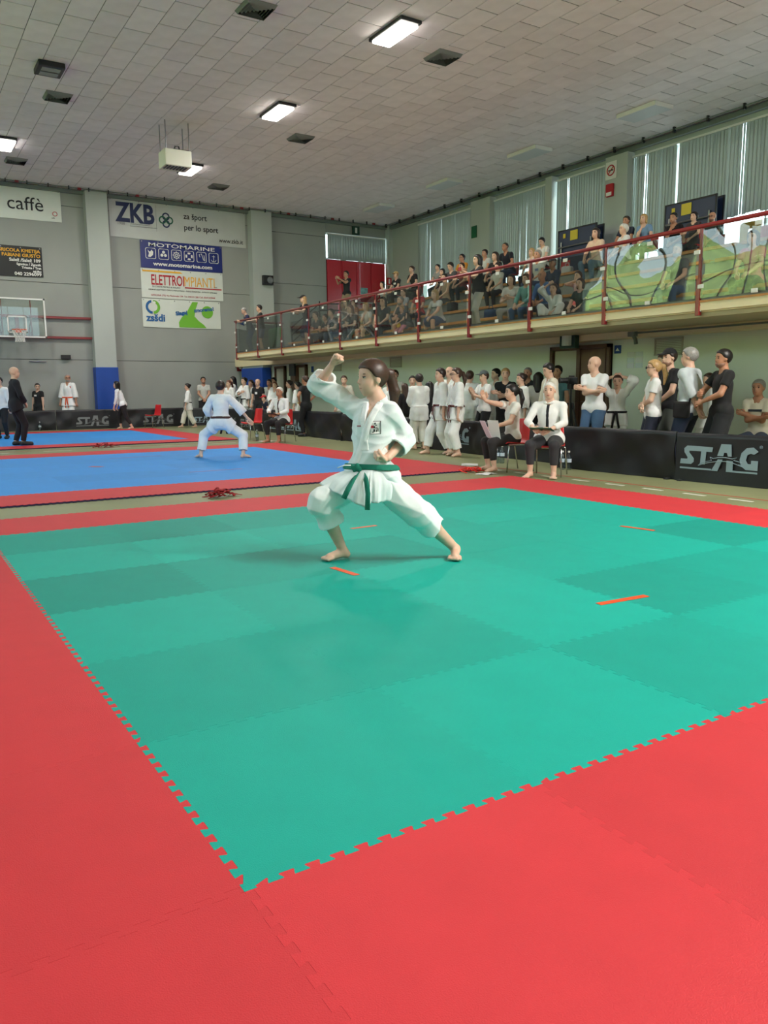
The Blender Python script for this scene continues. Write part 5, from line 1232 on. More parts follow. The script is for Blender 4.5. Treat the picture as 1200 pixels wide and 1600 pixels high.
# chest emblem: white patch, black edge, brush strokes and red sun
bc = ch+g_lt*.075+uu*.005
decal('emblem_edge', bc, .070, .092, ink('black', (26, 28, 30)), .003); decal('emblem_patch', bc, .064, .086, ink('white', (236, 236, 232)), .0045)
for dx, dz, sx_, sz_ in ((0, .036, .012, .018), (.01, .022, .016, .006), (-.004, .004, .012, .02), (.012, -.004, .018, .008), (-.006, -.026, .014, .026), (.012, -.028, .008, .024), (.024, -.02, .006, .03), (-.016, -.04, .018, .008)):
    decal('emblem_stroke', bc+g_lt*dx*.8+uu*dz*.8, sx_*.7, sz_*.7, ink('black', (26, 28, 30)), .006, 2, 2)
decal('emblem_sun', bc-g_lt*.018+uu*.006, .020, .018, RD, .0062, 2, 2)
decal('maker_label', ch-g_lt*.055+uu*.018, .04, .008, ink('redtag', (150, 60, 80)), .004, 3, 1)
# green belt with knot and two ends
M_gb = cloth((16, 122, 100)); BT = GT.like(); BT.F = BT.F-.014; bcn = pel+Jg['u']*.055; BT.slab(bcn, unit(Jg['u']+g_ft*.10), .021)
X, Y, Z = BT.ax[0][:, None, None]-bcn[0], BT.ax[1][None, :, None]-bcn[1], BT.ax[2][None, None, :]-bcn[2]; BT.F = np.maximum(BT.F, (np.sqrt(X*X+Y*Y+Z*Z)-.215).astype(np.float32))
belt = link('belt', BT.mesh('belt', M_gb), girl)
kp = project(bcn-g_lt*.045-g_ft*.0+g_ft*.25, -g_ft)+g_ft*.012
KF = Field(kp-.07, kp+.07, .0065); KF.cap(kp-g_lt*.028+uu*.008, kp+g_lt*.026-uu*.006, .021, .022, .01, (g_ft, .8)); KF.cap(kp-g_lt*.012-uu*.02, kp+g_lt*.01+uu*.022, .016, .018, .004, (g_ft, .9)); link('knot', KF.mesh('knot', M_gb), belt)
def belt_end(pts, w_=.040):
    V = []; Q = []
    for i, p in enumerate(pts):
        t = unit(pts[min(i+1, len(pts)-1)]-pts[max(i-1, 0)]); b = unit(np.cross(t, g_ft)); n_ = unit(np.cross(b, t)); V += [p-b*w_/2-n_*.003, p+b*w_/2-n_*.003, p+b*w_/2+n_*.003, p-b*w_/2+n_*.003]
    for i in range(len(pts)-1):
        for k in range(4): Q.append((4*i+k, 4*i+(k+1) % 4, 4*i+4+(k+1) % 4, 4*i+4+k))
    Q += [(0, 3, 2, 1), (4*len(pts)-4, 4*len(pts)-3, 4*len(pts)-2, 4*len(pts)-1)]
    link('belt_end', quad_mesh('belt_end', V, Q, M_gb), belt)
dk = float((GO+kp-CAMP) @ _F)-d0
belt_end([q(560, 738, dk), q(553, 748, dk-.10), q(545, 762, dk-.14), q(537, 779, dk-.14)]); belt_end([q(566, 738, dk), q(572, 750, dk-.10), q(575, 772, dk-.13), q(574, 797, dk-.13)])
ringb = [(499, 755, .0), (512, 763, -.08), (530, 773, -.14), (552, 785, -.18), (577, 796, -.20), (579, 786, -.19), (592, 786, -.17), (607, 783, -.12), (622, 768, -.02), (618, 768, .09), (590, 774, .15), (560, 774, .16), (525, 765, .14), (505, 757, .08)]
bot_ = [q(*t_) for t_ in ringb]; NB = 84; bp = []
for i in range(NB):
    u_ = i/NB*len(bot_); k = int(u_); t_ = u_-k; bp.append(lerp(bot_[k], bot_[(k+1) % len(bot_)], t_))
cen = bcn-Jg['u']*.012; V = []; Q = []; NV = 14
for s2 in (0, 1):
    for i in range(NB):
        d_ = bp[i]-cen; d_ = d_-uu*np.dot(d_, uu); d_ = unit(d_); a_, b_ = np.dot(d_, g_lt), np.dot(d_, g_ft); rad = 1/math.sqrt((a_/.165)**2+(b_/.130)**2); tp_ = cen+d_*(rad-.004*s2)
        for j in range(NV+1):
            t_ = j/NV; p = lerp(tp_, bp[i]-d_*.006*s2, t_); p = p+d_*(.035*math.sin(math.pi*t_)*(1-.4*t_))+d_*t_*(.010*math.sin(i*.75+1.2*math.sin(i*.21))+.006*math.sin(i*1.9+3*t_)); V.append(p)
K = NB*(NV+1)
for i in range(NB):
    i2 = (i+1) % NB
    for j in range(NV): a, b = i*(NV+1)+j, i2*(NV+1)+j; Q += [(a, a+1, b+1, b), (K+a, K+b, K+b+1, K+a+1)]
    a, b = i*(NV+1)+NV, i2*(NV+1)+NV; Q.append((a, K+a, K+b, b))
link('jacket_skirt', quad_mesh('jacket_skirt', V, Q, cloth((232, 240, 240))), girl)
# waist cord of the trousers, dangling left of the jacket
MB().tube([tuple(q(548, 727, -.10)), tuple(q(538, 727, -.12)), tuple(q(527, 731, -.12))], .004, 6).build('cord', c_lap, girl, True)
# face
hc, s_ = Jg['hc'], GH*(1.04+.35*.30)
M3 = Matrix(((g_hf[0], g_hl[0], g_hu[0]), (g_hf[1], g_hl[1], g_hu[1]), (g_hf[2], g_hl[2], g_hu[2]))); eu = M3.to_euler()
for sg in (1, -1):
    hcs = hc; hc = hc-g_hf*(.005*s_ if sg < 0 else 0)
    e_ = link('eye', MB().lathe([(.0, -.5), (.35, -.38), (.5, 0), (.35, .38), (0, .5)], n=12, cap=False).mesh('eye', mat('eye_white', (186, 176, 172), .2), True), girl, hc+g_hf*.0395*s_+g_hl*sg*.0195*s_+g_hu*.002*s_); e_.rotation_euler = eu; e_.scale = (.012*s_, .017*s_, .0065*s_)
    i_ = link('iris', EYE, girl, hc+g_hf*.0452*s_+g_hl*sg*.019*s_+g_hu*.002*s_); i_.rotation_euler = eu; i_.scale = (.004*s_, .0075*s_, .0068*s_)
    l_ = link('eyelid', BROW, girl, hc+g_hf*.0432*s_+g_hl*sg*.020*s_+g_hu*.0048*s_); l_.rotation_euler = eu; l_.scale = (.007*s_, .021*s_, .0022*s_)
    b_ = link('eyebrow', BROW, girl, hc+g_hf*.0440*s_+g_hl*sg*.021*s_+g_hu*.0150*s_); b_.rotation_euler = eu; b_.scale = (.004*s_, .022*s_, .0026*s_); hc = hcs
for dz, tz in ((-.0365, .0045), (-.0405, .0055)):
    o = link('lip', LIP, girl, hc+g_hf*.0480*s_+g_hu*dz*s_); o.rotation_euler = eu; o.scale = (.008*s_, .024*s_, tz*s_)
# hair tie
MB().tube([tuple(hc-g_hf*.072*s_+g_hu*.016*s_+g_hl*(.019*s_*math.cos(a))+g_hu*(.019*s_*math.sin(a))) for a in np.linspace(0, 6.28, 12, endpoint=False)], .005, 5, closed=True).build('hair_tie', M_dark, girl)
# ================================================================== people on the floor
# headings: 148 = towards picture left, 238 = towards the camera, -32 = picture right, 58 = away
BK, NVY, JEAN, GRT = (28, 29, 33), (34, 40, 62), (58, 78, 112), (196, 196, 190)
BLKB, BRNB, YELB, ORGB, BLUB = (26, 26, 30), (92, 44, 44), (236, 206, 84), (228, 96, 54), (40, 54, 150)
FG = 'spectators and athletes on the hall floor'
def up(d, dz):
    r = dict(d)
    for k in ('handL', 'handR'):
        if k in r: r[k] = (r[k][0], r[k][1], r[k][2]+dz)
    return r
def fp(label, x, y, face, H, **k):
    k.setdefault('group', FG); return person(label, (x, y, k.pop('z', FZ)), face, H, **k)
# --- right side, behind the barrier
fp('bald man in white T-shirt and jeans with arms crossed by camera tripod', 9.7, 7.95, 196, 1.82, pose=mix(CROSSED, hyaw=-.75), top='tee', topc=(236, 238, 240), bot='jeans', botc=(74, 104, 140), hair='bald', sk='light', shoes=(60, 60, 64), w=1.05, res=.015)
fp('child in white karate uniform with black belt, both hands on head', 10.2, 7.88, 215, 1.50, pose=mix(HEADUP, hpitch=-.1), top='gi', topc=GI, bot='gi', botc=GI, belt=BLKB, hair='short', hairc='brown', sk='light', res=.015, kid=.3)
fp('blond woman with ponytail in white T-shirt, arms folded, back half turned', 9.3, 6.37, 140, 1.70, pose=mix(CROSSED, handL=(.09, -.03, .60), handR=(.10, .03, .585)), top='tee', topc=(234, 234, 234), bot='trousers', botc=(36, 40, 58), hair='pony', hairc='blond', sk='light', glasses=True, shoes=(50, 50, 54), w=1.1, res=.015)
fp('bearded man in black cap and black T-shirt behind the blond woman', 9.9, 6.57, 165, 1.88, pose=mix(FRONT), top='tee', topc=BK, bot='shorts', botc=(70, 74, 70), hair='short', hairc='dark', hatc=(24, 24, 26), beard='stubble', sk='light', shoes=(40, 40, 44), res=.016)
fp('man with short brown hair half hidden behind the black cap', 10.55, 7.2, 150, 1.84, top='tee', topc=(60, 66, 80), bot='jeans', botc=JEAN, hair='short', hairc='brown', sk='light', res=.018)
mg = fp('grey-haired man in pale shirt with black shoulder bag, hands behind back', 9.4, 5.82, 100, 1.86, pose=mix(BEHIND, hyaw=.3), top='rolled', topc=(196, 206, 210), bot='jeans', botc=(44, 52, 76), hair='short', hairc='grey', sk='light', shoes=(50, 48, 46), w=1.12, res=.015)
fp('man in black T-shirt and black shorts facing left at the right barrier', 9.4, 5.26, 150, 1.81, pose=mix(FRONT, handL=(.16, .02, .60), handR=(.17, -.03, .66)), top='tee', topc=(24, 24, 26), bot='shorts', botc=(28, 29, 32), hair='short', hairc='black', sk='tan', beard='stubble', shoes=(40, 40, 42), w=1.1, res=.015)
fp('person in white karate uniform mostly hidden behind the grey-haired man', 10.4, 6.2, 150, 1.50, top='gi', topc=GI, bot='gi', botc=GI, hair='short', hairc='brown', res=.02, faceparts=False)
fp('seated man in cream T-shirt with crossed arms at the right edge', 10.6, 5.45, 190, 1.74, pose=SIT(.26, .26, **{k: v for k, v in up(CROSSED, -.20).items()}), top='tee', topc=(222, 216, 196), bot='jeans', botc=(60, 70, 92), hair='short', hairc='grey', sk='tan', shoes=(60, 60, 60), stripe=(60, 70, 80), res=.015)
bn = MB().bevbox((-.2, -.9, .0), (.2, .9, .45), .02).build('low_bench', M_wood); bn.location = (10.62, 5.3, FZ); tag(bn, 'low wooden bench under the seated man in cream T-shirt', 'bench')
# shoulder bag of the grey-haired man
bag = empty('shoulder_bag', tuple(wpt(mg, V3(-.02, .22, .98))), math.radians(100), 'black shoulder bag hanging at the grey-haired man\'s side', 'bag')
MB().bevbox((-.12, -.04, -.14), (.12, .05, .1), .03).build('pouch', cloth((34, 30, 32)), bag)
MB().tube([(-.10, -.02, .08), (-.09, -.12, .28), (-.08, -.26, .48), (.0, -.33, .53), (.10, -.26, .46), (.14, -.10, .24), (.10, .0, .08)], .014, 6).build('strap', cloth((30, 28, 30)), bag, True)
fp('man in teal shirt standing by the brown door', 11.0, 10.17, 200, 1.74, top='tee', topc=(96, 140, 150), bot='jeans', botc=(46, 56, 80), hair='short', hairc='black', sk='mid', shoes=(40, 40, 42), res=.018)
fp('dark-haired youth in cream karate uniform with black belt left of tripod', 9.6, 8.93, 160, 1.74, pose=dict(hpitch=-.25), top='gi', topc=(226, 218, 200), bot='gi', botc=(226, 218, 200), belt=BLKB, hair='short', hairc='black', sk='light', res=.016)
fp('person with long black hair seen from behind the seated man', 10.5, 10.2, 40, 1.60, top='long', topc=(206, 204, 196), bot='trousers', botc=BK, hair='long', hairc='black', res=.018, faceparts=False)
fp('bald man behind the girl with blue belt', 10.8, 10.84, 200, 1.72, top='tee', topc=(40, 44, 50), bot='trousers', botc=BK, hair='buzz', hairc='grey', sk='mid', res=.018)
fp('girl in white karate uniform with blue belt behind the seated woman', 9.9, 10.03, 165, 1.58, top='gi', topc=GI, bot='gi', botc=GI, belt=BLUB, hair='bun', hairc='dark', sk='light', badge=(.05, .03, .05, .06, (176, 40, 50)), res=.016)
fp('woman in black top with tied blond hair, arms folded', 10.3, 10.97, 225, 1.70, pose=mix(CROSSED), top='tee', topc=BK, bot='trousers', botc=BK, hair='bun', hairc='blond', sk='fair', res=.017)
fp('dark-haired youth in white karate uniform behind the grey-capped boy', 10.75, 11.8, 165, 1.72, top='gi', topc=GI, bot='gi', botc=GI, hair='short', hairc='black', res=.018)
fp('boy in grey cap and white T-shirt clapping', 9.9, 11.17, 175, 1.65, pose=mix(CLAP), top='tee', topc=(238, 238, 238), bot='trousers', botc=BK, hair='short', hairc='brown', hatc=(78, 88, 88), sk='light', shoes=(50, 50, 54), res=.016)
fp('brown-haired youth in white uniform turned away, beside the brown belts', 10.05, 11.85, 30, 1.67, top='gi', topc=GI, bot='gi', botc=GI, hair='short', hairc='brown', res=.018, faceparts=False)
fp('youth in glasses and white karate uniform with brown belt, standing upright', 8.6, 10.4, 165, 1.68, pose=dict(handL=(.05, .15, .43), handR=(.05, -.15, .43)), top='gi', topc=GI, bot='gi', botc=GI, belt=BRNB, hair='pony', hairc='brown', sk='light', glasses=True, res=.014)
fp('youth in white karate uniform with brown belt, one foot forward', 8.72, 11.0, 165, 1.71, pose=dict(footR=(.18, -.05, 0), footL=(-.06, .06, 0), handL=(.05, .14, .46), pel=(0.03, 0, .505)), top='gi', topc=GI, bot='gi', botc=GI, belt=BRNB, hair='short', hairc='dark', sk='light', res=.014)
fp('bald older man half hidden behind the two brown belts', 9.9, 12.36, 190, 1.77, top='gi', topc=GI, bot='gi', botc=GI, hair='bald', sk='light', res=.018)
fp('girl in white karate uniform with white belt seen from behind', 9.0, 12.24, 75, 1.61, pose=mix(FRONT), top='gi', topc=GI, bot='gi', botc=(226, 224, 214), belt=(244, 244, 242), hair='bun', hairc='dark', sk='light', res=.015, faceparts=False)
fp('person in long black hooded jacket beside the girl seen from behind', 9.45, 12.5, 60, 1.45, top='suit', topc=(26, 26, 30), bot='shorts', botc=(40, 40, 46), hair='long', hairc='black', shoes=(40, 40, 40), res=.018, faceparts=False)
fp('young man with short dark hair in white, far behind ponytail of girl', 10.3, 15.2, 225, 1.77, top='tee', topc=(238, 238, 238), bot='trousers', botc=BK, hair='short', hairc='dark', beard='stubble', sk='light', res=.018)
fp('blond girl in white karate uniform just behind the ponytail', 9.9, 14.85, 190, 1.59, top='gi', topc=GI, bot='gi', botc=GI, belt=ORGB, hair='long', hairc='blond', sk='fair', res=.018)
fp('dark-haired person in white karate uniform behind the girl seen from behind', 9.95, 13.9, 235, 1.60, top='gi', topc=GI, bot='gi', botc=GI, hair='short', hairc='black', sk='light', res=.018)
fp('girl with long brown hair in black, turned away', 9.6, 13.7, 100, 1.42, top='long', topc=BK, bot='trousers', botc=BK, hair='long', hairc='brown', res=.018, faceparts=False)
fp('brown-haired person in white uniform right behind the girl\'s face', 9.9, 17.1, 235, 1.67, pose=dict(lean=.15), top='gi', topc=(232, 226, 212), bot='gi', botc=GI, belt=BRNB, hair='short', hairc='brown', sk='fair', res=.02)
# --- seated referees
w26 = fp('woman in white blouse and dark trousers raising her open hand, seated on red chair', 7.66, 7.72, 162, 1.68, pose=SIT(.265, .21, lean=.02, handR=(.30, .04, .66), elR=(0, -.6, -1), fdR=(.5, .1, 1), pnR=(0, 1, .0), curlR=.05, handL=(.19, .05, .42), hyaw=-.1), top='tee', topc=(236, 234, 228), bot='crop', botc=(44, 42, 44), hair='pony', hairc='black', sk='light', res=.013, tie=None)
m27 = fp('white-haired man in white shirt and dark tie seated with green clipboard', 7.62, 6.86, 212, 1.72, pose=SIT(.26, .22, .10, lean=.02, handL=(.19, .06, .41), handR=(.19, -.09, .42)), top='long', topc=(238, 238, 236), bot='crop', botc=(50, 50, 54), hair='buzz', hairc='white', sk='light', tie=(26, 28, 36), w=1.16, res=.013, glasses=False)
m1 = fp('white-haired referee in white shirt and dark tie seated with black clipboard', 7.75, 16.5, 208, 1.72, pose=SIT(.26, .22, .10, lean=.10, handL=(.19, .06, .41), handR=(.19, -.09, .42)), top='long', topc=(240, 240, 240), bot='crop', botc=(40, 38, 42), hair='buzz', hairc='white', sk='tan', tie=(60, 26, 32), w=1.14, res=.015)
def board(pr, loc, m, label, cat, sx=.16, sy=.115, name='clipboard', tilt=.25):
    p = wpt(pr, V3(*loc)); root = empty(name, tuple(p), pr[3], label, cat)
    root.rotation_euler = (0, -tilt, pr[3]); MB().bevbox((-sy, -sx, 0), (sy, sx, .008), .003).build('board', m, root); MB().box((-sy+.012, -sx+.012, .0085), (sy-.03, sx-.012, .0095)).build('paper', W_, root); MB().bevbox((sy-.03, -.04, .008), (sy-.008, .04, .018), .003).build('clip', M_steel, root)
board(m27, (.40, -.01, .70), mat('green_board', (24, 110, 84), .4), 'green clipboard on the lap of seated white-haired man', 'clipboard')
board(m1, (.40, -.01, .70), mat('black_board2', (26, 26, 30), .4), 'black clipboard on the lap of far seated referee', 'clipboard', tilt=.3)
for k, (dx, dy, rx) in enumerate(((.36, .12, 1.1), (.44, -.02, .95))):
    p = wpt(w26, V3(dx, dy, .66)); o = MB().bevbox((-.003, -.105, -.15), (.003, .105, .15), .001).build('paper_sheet', W_ if k == 0 else ink('pinkish', (226, 214, 220)), None); o.location = tuple(p); o.rotation_euler = (0, .25+.2*k, w26[3]+.5-.5*k); tag(o, ('upright white score sheet held by the seated woman', 'pinkish score sheet in front of the seated woman\'s hand')[k], 'paper')
# --- tripod with video camera
tp = empty('camera_tripod', (9.85, 8.65, FZ), 0, 'black tripod beside the bald man in white T-shirt', 'tripod')
for a in (30, 150, 270):
    c, s2 = math.cos(math.radians(a)), math.sin(math.radians(a)); MB().tube([(.3*c, .3*s2, .0), (.05*c, .05*s2, 1.02)], [.012, .018], 8).build('leg', mat('black_plastic', (16, 17, 20), .45), tp); MB().tube([(.2*c, .2*s2, .48), (0, 0, .62)], .006, 5).build('brace', M_dark, tp)
MB().tube([(0, 0, .55), (0, 0, 1.30)], .018, 8).build('column', M_dark, tp); MB().bevbox((-.05, -.05, 1.26), (.05, .05, 1.36), .012).build('head', M_dark, tp); MB().tube([(.02, 0, 1.3), (.12, -.28, 1.2)], .01, 6).build('handle', M_dark, tp)
vc = empty('video_camera', (9.85, 8.65, FZ+1.36), math.radians(160), 'black camera mounted on the tripod', 'camera')
MB().bevbox((-.10, -.05, .0), (.08, .06, .12), .015).build('body', mat('black_plastic', (16, 17, 20), .45), vc); ln = MB().lathe([(.045, 0), (.045, .1), (.05, .14), (.05, .16)], n=16).build('lens', M_dark, vc); ln.location = (.07, 0, .06); ln.rotation_euler = (0, math.pi/2, 0); MB().bevbox((-.05, -.03, .12), (.04, .03, .15), .008).build('viewfinder', M_dark, vc)
# --- athlete on the blue mat, seen from behind
fp('dark-haired boy in white uniform and brown belt, low stance on blue mat, back turned', 4.68, 12.58, 52, 1.62, z=0., pose=dict(pel=(0, 0, .415), lean=.06, footL=(.02, .27, 0), footR=(.0, -.25, 0), kneeL=(.6, 1, 0), kneeR=(.6, -1, 0), toeL=50, toeR=-50, handL=(.16, .16, .46), elL=(-.4, 1, -.3), handR=(.10, -.33, .42), elR=(-.3, -1, .2), curlL=.9, curlR=.2), top='gi', topc=(234, 236, 240), bot='gi', botc=(234, 236, 240), belt=(70, 44, 42), hair='short', hairc='dark', sk='light', res=.013, faceparts=False)
# --- group behind the left chairs
fp('man in black polo and black trousers with hands on hips', 9.28, 18.2, 110, 1.68, pose=mix(HIPS, hyaw=.3), top='polo', topc=BK, bot='trousers', botc=(26, 26, 30), hair='short', hairc='brown', sk='tan', shoes=(30, 30, 32), res=.015)
fp('girl in white karate uniform with yellow belt, left of the man in black', 10.2, 20.6, 130, 1.55, top='gi', topc=GI, bot='gi', botc=GI, belt=YELB, hair='pony', hairc='black', sk='light', res=.018)
fp('dark-haired girl in white uniform looking left behind the seated referee', 10.3, 21.4, 155, 1.60, top='gi', topc=GI, bot='gi', botc=GI, hair='bun', hairc='dark', sk='light', res=.018)
fp('smiling girl in white karate uniform above the seated referee', 10.2, 22.3, 225, 1.56, pose=mix(FRONT), top='gi', topc=GI, bot='gi', botc=GI, hair='pony', hairc='auburn', sk='light', res=.018)
fp('boy in white karate uniform behind the smiling girl', 10.5, 23.4, 215, 1.66, top='gi', topc=GI, bot='gi', botc=GI, hair='short', hairc='black', sk='mid', res=.018)
fp('dark-haired person at the back of the far group', 10.9, 23.9, 200, 1.73, top='tee', topc=BK, bot='trousers', botc=BK, hair='short', hairc='black', sk='mid', res=.02)
fp('bald man in black T-shirt with white badge', 9.95, 23.1, 215, 1.67, top='tee', topc=(30, 30, 32), bot='trousers', botc=BK, hair='bald', sk='light', badge=(-.01, .0, .09, .075, (240, 240, 238)), res=.016)
fp('child in red cap and navy shirt leaning by the far barrier', 9.75, 22.0, 190, 1.12, pose=dict(lean=.2), top='tee', topc=(34, 40, 62), bot='shorts', botc=BK, hair='short', hairc='brown', hatc=(206, 34, 44), sk='light', res=.017, kid=.5)
fp('woman in white karate uniform with black belt, hand on chest', 10.0, 24.4, 195, 1.74, pose=mix(handR=(.11, .02, .70), elR=(0, -1, -.5)), top='gi', topc=GI, bot='gi', botc=GI, belt=BLKB, hair='bun', hairc='black', sk='light', res=.016)
fp('blond girl peeking between the women in white', 10.5, 25.0, 200, 1.66, top='gi', topc=GI, bot='gi', botc=GI, hair='pony', hairc='brown', sk='fair', res=.02)
fp('stout bearded man in white karate uniform with long hair', 10.3, 26.2, 165, 1.80, w=1.15, top='gi', topc=GI, bot='gi', botc=GI, belt=BLKB, hair='long', hairc='black', beard='stubble', sk='light', res=.018)
fp('girl in white uniform in front of the stout bearded man', 9.9, 25.6, 200, 1.66, top='gi', topc=GI, bot='gi', botc=GI, hair='pony', hairc='auburn', sk='light', res=.018)
fp('dark-haired person at the far left of the white group', 10.45, 27.1, 200, 1.62, top='gi', topc=GI, bot='gi', botc=GI, hair='bun', hairc='black', sk='light', res=.02)
fp('man in grey T-shirt and black pleated trousers beyond the barrier', 9.75, 27.9, 255, 1.82, pose=mix(FRONT), top='tee', topc=(206, 206, 200), bot='hakama', botc=(28, 28, 32), hair='short', hairc='black', beard='stubble', sk='mid', res=.018)
fp('girl in white karate uniform with black belt walking past the barrier', 8.5, 26.0, 165, 1.57, pose=dict(footR=(.16, -.04, 0), footL=(-.14, .05, 0), pel=(0, 0, .505), handL=(.08, .15, .47), handR=(-.04, -.15, .46)), top='gi', topc=GI, bot='gi', botc=(230, 226, 214), belt=BLKB, hair='bun', hairc='black', sk='light', res=.016)
# --- left side
fp('woman in white blouse and black trousers leaning forward barefoot', 6.25, 26.3, 150, 1.70, pose=dict(lean=.32, pel=(-.03, 0, .50), footL=(-.2, .06, 0), footR=(.06, -.06, 0), handL=(.12, .12, .47), handR=(.12, -.10, .47), hpitch=.1), top='long', topc=(240, 242, 244), bot='crop', botc=(30, 30, 34), hair='long', hairc='black', sk='light', res=.016)
fp('grey-bearded man in white karate uniform with orange belt by the blue column', 4.85, 28.0, 232, 1.92, pose=mix(hyaw=.6), top='gi', topc=GI, bot='gi', botc=GI, belt=ORGB, hair='buzz', hairc='grey', beard='grey', sk='mid', glasses=True, badge=(.06, .04, .06, .07, (200, 90, 90)), res=.017)
fp('woman in black T-shirt with white badge left of the man in orange belt', 3.83, 27.9, 215, 1.60, w=1.15, pose=mix(hyaw=.9), top='tee', topc=(24, 24, 26), bot='trousers', botc=BK, hair='short', hairc='black', sk='light', badge=(.0, .02, .10, .055, (240, 240, 240)), res=.017, glasses=True)
fp('bald man in black suit standing at the left edge of far mat', 1.98, 19.2, 5, 1.88, z=0., pose=mix(hyaw=-.3, lean=.03, handL=(.11, .05, .55), handR=(.11, -.05, .55), elL=(-.4, 1, -.2), elR=(-.4, -1, -.2), footL=(-.02, .05, 0), footR=(.05, -.05, 0)), top='suit', topc=(22, 24, 32), bot='trousers', botc=(22, 24, 32), hair='bald', sk='light', shoes=(26, 26, 28), tie=None, res=.015)
fp('person in white shirt cut by the left edge of the picture', 2.05, 22.6, 240, 1.70, z=0., top='long', topc=(236, 236, 238), bot='trousers', botc=BK, hair='short', hairc='black', sk='light', shoes=(30, 30, 30), res=.018)
# ================================================================== spectators on the gallery
SGP = 'spectators seated on the gallery'
SR = .021
STEPX = {1: (11.52, 2.895), 2: (12.32, 3.285), 3: (13.12, 3.675), 4: (13.92, 4.065)}
def sit(label, row, y, H, face=185, dx=0., **k):
    """row 1..4: bench; 'c': chair on the top walkway (dx = x)"""
    pose = k.pop('pose', {}); k.setdefault('group', SGP); k.setdefault('res', SR)
    if row == 'c': at = (dx, y, 4.03); seat = .455
    elif row == 'f': at = (dx, y, BZ); seat = .06
    else: x, z = STEPX[row]; at = (x+dx, y, z-.39); seat = .39
    P = SIT(seat/H, .20 if row != 'f' else .36); 
    if row == 'f': P.update(kneeL=(.2, .6, 1), kneeR=(.2, -.6, 1), footL=(.22, .1, 0), footR=(.22, -.1, 0))
    dz = seat/H+.055-.515
    for kk, v in pose.items(): P[kk] = v
    for kk in ('handL', 'handR'):
        if kk in pose: P[kk] = (pose[kk][0], pose[kk][1], pose[kk][2]+dz)
    return person(label, at, face, H, pose=P, **k)
CHIN = dict(handR=(.11, -.02, .80), elR=(.2, -.5, -1), lean=.25); PHONE = dict(handL=(.18, .03, .76), handR=(.18, -.03, .76), elL=(0, .6, -1), elR=(0, -.6, -1)); ELB = dict(lean=.45, handL=(.26, .02, .60), handR=(.26, -.02, .60))
DK = (38, 42, 48)
# left end, standing at the railing
person('child in navy top and grey cap leaning on the end of the railing', (10.2, 24.1, BZ), 170, 1.58, pose=dict(lean=.35, handL=(.24, .06, .66), handR=(.24, -.06, .66), hpitch=-.3), top='long', topc=(40, 46, 84), bot='jeans', botc=JEAN, hair='buzz', hairc='grey', hatc=None, shoes=(60, 60, 60), res=.019, group=SGP)
person('boy in black T-shirt and grey shorts standing at the railing end', (10.45, 23.75, BZ), 165, 1.62, pose=dict(lean=.12, handL=(.26, .05, .66), handR=(.26, -.05, .66)), top='tee', topc=BK, bot='shorts', botc=(104, 110, 124), hair='short', hairc='black', shoes=(220, 220, 220), res=.019, group=SGP)
person('blond girl in black cap and plaid skirt leaning on the railing', (10.35, 20.15, BZ), 178, 1.56, pose=dict(lean=.18, handL=(.28, .08, .69), handR=(.26, -.08, .68)), top='tee', topc=BK, bot='skirt', botc=(48, 58, 84), hair='long', hairc='blond', hatc=(24, 24, 26), shoes=(200, 200, 200), res=.019, group=SGP)
gb = empty('green_bag', (10.3, 22.3, BZ), 0, 'green bag standing behind the glass at the left end of gallery', 'bag'); MB().bevbox((-.15, -.35, 0), (.15, .35, .75), .12).build('body', cloth((70, 112, 70)), gb, True); MB().tube([(0, -.12, .72), (0, -.1, .86), (0, .1, .86), (0, .12, .72)], .015, 6).build('handle', cloth((50, 84, 52)), gb, True)
pm_ = person('man in black polo holding up a phone in front of red doors', (15.0, 25.9, 4.03), 195, 1.80, pose=dict(handL=(.26, .06, .80), handR=(.26, -.04, .80), elL=(0, .6, -1), elR=(0, -.6, -1)), top='polo', topc=(34, 38, 42), bot='shorts', botc=(150, 136, 110), hair='short', hairc='black', sk='mid', shoes=(60, 60, 60), res=.02, group=SGP)
def phone(pr, loc, label, c=(30, 32, 36)):
    o = MB().bevbox((-.006, -.08, -.04), (.006, .08, .04), .004).build('phone', mat('phone_%d' % c[0], c, .2)); o.location = tuple(wpt(pr, V3(*loc))); o.rotation_euler = (0, 0, pr[3]); tag(o, label, 'phone')
phone(pm_, (.54, .02, 1.50), 'phone held up by the man in front of red doors', (230, 230, 230))
# front bench and second bench, left to right
sit('man in dark grey T-shirt seated at the left end of front bench', 1, 21.35, 1.68, pose=ELB, topc=(74, 76, 80), botc=DK, hairc='brown')
sit('boy in black T-shirt with white print on front bench', 1, 20.78, 1.40, pose=ELB, topc=BK, botc=DK, kid=.3, badge=(0, .02, .1, .06, (230, 230, 230)))
sit('woman in black with dark tied hair on front bench beside boy', 1, 20.3, 1.66, pose=ELB, topc=BK, botc=(60, 76, 110), bot='jeans', hair='bun', hairc='black')
sit('woman in rust top on second bench', 2, 20.6, 1.50, topc=(156, 96, 64), botc=DK, hair='long', hairc='auburn')
sit('woman in brown top at the back of the left block', 2, 21.1, 1.62, topc=(110, 84, 70), botc=DK, hair='bob', hairc='brown')
sit('long-haired person in dark brown on front bench', 1, 19.1, 1.68, topc=(84, 62, 54), botc=DK, hair='long', hairc='auburn', pose=ELB)
sit('blond woman in white top leaning forward on front bench', 1, 18.4, 1.62, pose=CHIN, topc=(214, 208, 200), bot='shorts', botc=(88, 74, 72), hair='bob', hairc='blond', sk='fair')
sit('person in black with backpack straps behind the railing post', 1, 17.6, 1.74, topc=(30, 32, 40), botc=(36, 44, 62), hair='long', hairc='black', face=200)
sit('woman in white T-shirt on top bench near the red doors', 4, 21.45, 1.45, topc=(216, 218, 218), botc=DK, hair='bob', hairc='black')
